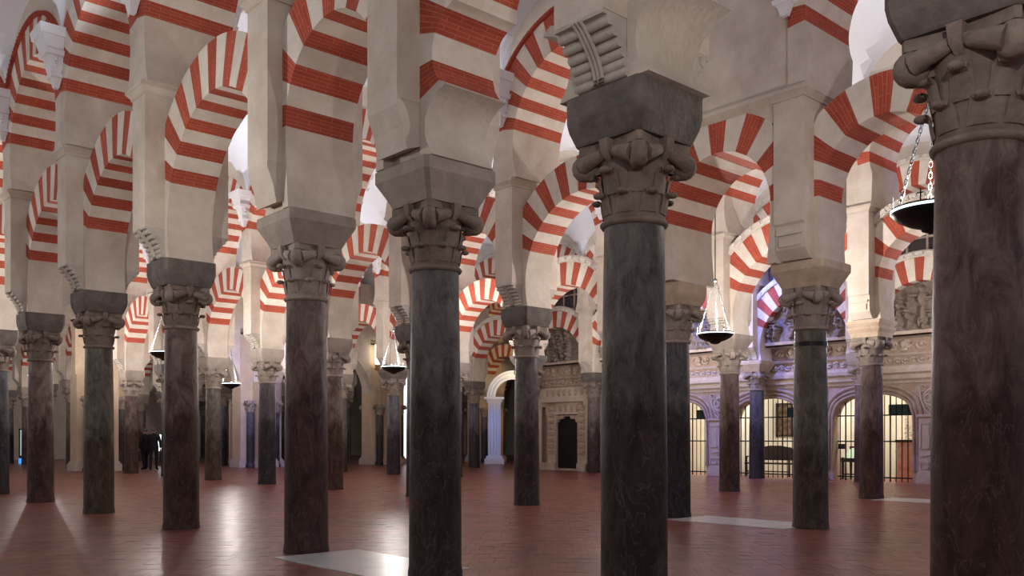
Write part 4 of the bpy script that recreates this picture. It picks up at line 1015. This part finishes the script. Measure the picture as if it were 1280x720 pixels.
# ------------------------------------------------------------------ the two visitors
def person(px, d, face, h, label, arm, lean=0.0):
    x, y = at_floor(px, d)
    t = thing('person', label, 'person', (x, y, 0), face, 'visitors standing among the columns')
    k = h/1.75
    V = [((0, 0, 0.98), 0.15), ((0, 0.01, 1.15), 0.15), ((0, 0.0, 1.35), 0.17), ((0, 0, 1.47), 0.10), ((0, 0.02, 1.55), 0.055)]
    E = [(0, 1), (1, 2), (2, 3), (3, 4)]
    def chain(root, pts):
        prev = root
        for p, r in pts: V.append((p, r)); E.append((prev, len(V)-1)); prev = len(V)-1
    for s in (-1, 1):
        chain(0, [((s*0.10, 0, 0.90), 0.105), ((s*0.11, 0.02+s*0.03, 0.50), 0.075), ((s*0.11, -0.02+s*0.05, 0.10), 0.055), ((s*0.12, 0.02+s*0.05, 0.045), 0.05), ((s*0.13, 0.16+s*0.05, 0.035), 0.04)])
        el = (s*0.27, -0.02, 1.13); ha = (s*0.24, 0.10, 0.90) if (arm != s) else (s*0.12, 0.26, 1.12)
        chain(2, [((s*0.19, 0, 1.42), 0.075), (el, 0.055), (ha, 0.042)])
    me = bpy.data.meshes.new('person_body'); me.from_pydata([(a*k, b*k, c*k) for (a, b, c), r in V], E, []); me.materials.append(M['cloth'])
    o = obj('body', me, t); md = o.modifiers.new('skin', 'SKIN'); o.modifiers.new('sub', 'SUBSURF').levels = 2; o.modifiers[-1].render_levels = 2; md.use_smooth_shade = True
    for sv, (p, r) in zip(me.skin_vertices[0].data, V): sv.radius = (r*k, r*k)
    me.skin_vertices[0].data[0].use_root = True
    b = MB(); b.ball((0, 0.03, 1.645), 0.075, 0.092, 0.115, 14, 10); b.ball((0, 0.125, 1.635), 0.012, 0.02, 0.022, 6, 4)
    for s in (-1, 1):
        b.ball((s*0.076, 0.02, 1.64), 0.012, 0.022, 0.03, 6, 5); b.ball((s*0.028, 0.112, 1.66), 0.012, 0.008, 0.007, 6, 4)
        hx, hy, hz = (s*0.24, 0.12, 0.85) if arm != s else (s*0.11, 0.32, 1.13)
        b.ball((hx, hy, hz), 0.02, 0.042, 0.045, 8, 6)
        for f in range(4): b.tube([(hx+(-0.6+0.4*f)*0.03, hy+0.02, hz-0.03), (hx+(-0.6+0.4*f)*0.03, hy+0.045, hz-0.07), (hx+(-0.6+0.4*f)*0.028, hy+0.035, hz-0.10+0.01*abs(f-1))], 0.009, 5)
        b.tube([(hx-s*0.02, hy+0.02, hz+0.01), (hx-s*0.035, hy+0.05, hz-0.02), (hx-s*0.03, hy+0.06, hz-0.045)], 0.010, 5)
    b.tube([(0, 0.01, 1.5), (0, 0.02, 1.58)], 0.05, 10); b.tube([(-0.025, 0.118, 1.595), (0.025, 0.118, 1.595)], 0.006, 5)
    b.v = [(p[0]*k, p[1]*k, p[2]*k) for p in b.v]; obj('head_and_hands', b.mesh('person_skin', 'skin', 60), t)
    b = MB(); b.ball((0, 0.005, 1.68), 0.086, 0.098, 0.10, 14, 8); b.v = [(p[0]*k, p[1]*k, p[2]*k) for p in b.v]; obj('hair', b.mesh('person_hair', 'hair', 60), t)
    b = MB(); b.lathe([(0.20, 0.80), (0.205, 0.95), (0.175, 1.15), (0.20, 1.33), (0.17, 1.44), (0.09, 1.50)], 18); b.v = [(p[0]*k, p[1]*k*0.72, p[2]*k) for p in b.v]; obj('jacket', b.mesh('person_jacket', 'cloth', 60), t)
person(181.5, 38.2, 0.4, 1.72, 'grey-haired person in dark clothes standing side-on beside the other visitor', 1)
person(192, 37.6, -0.6, 1.76, 'person in a long dark coat standing with back turned', -1)

# ------------------------------------------------------------------ coloured flood lights, put in unseen for the blue and warm light
def flood(name, loc, target, energy, col, size=0.8, spot=None):
    ld = bpy.data.lights.new(name, 'SPOT' if spot else 'AREA'); ld.energy = energy; ld.color = col
    if spot: ld.spot_size = spot; ld.spot_blend = 0.8; ld.shadow_soft_size = size
    else: ld.size = size
    o = bpy.data.objects.new(name, ld); C.objects.link(o); o.location = loc
    o.rotation_euler = (Vector(target)-Vector(loc)).to_track_quat('-Z', 'Y').to_euler()
flood('blue_flood', (A34-0.5, 16.5, 8.0), (RV(4), 16.8, 4.2), 2600, (0.19, 0.25, 1.0), 0.3, 1.7)
flood('blue_flood', (PLX-3.0, PLY-3.5, 4.2), (PLX, PLY, 1.4), 330, (0.22, 0.36, 1.0), 0.2, 0.6)
flood('blue_flood', (A23, 30.0, 7.5), (RV(3), CU(8), 2.5), 2200, (0.30, 0.36, 1.0), 0.3, 0.9)
flood('blue_flood', (A34, -1.5, 5.0), (A23, 9.0, 4.8), 700, (0.36, 0.40, 1.0), 0.4, 1.6)  # added spot out of view, stands in for bluish light from the right
flood('warm_flood', ((RV(4)+RV(5))/2, 30.0, 5.3), (RV(5)+0.5, 34.0, 6.2), 900, (1.0, 0.66, 0.30), 0.3, 1.7)
# cool uplights added to brighten the vaults, hung free beside the lower arch crowns
for r in (1, 2, 3, 4):
    for c in ((-1, 2, 4, 6) if r < 4 else (0, 3)):
        y = (CU(c)+CU(c-1))/2
        for sx in (-1, 1):
            if r == 4 and sx > 0: continue
            flood('added_vault_uplight', (RV(r)+sx*0.85, y, 6.45), (RV(r)+sx*2.6, y, 9.6), 210, (0.76, 0.87, 1.0), 0.1, 1.9)
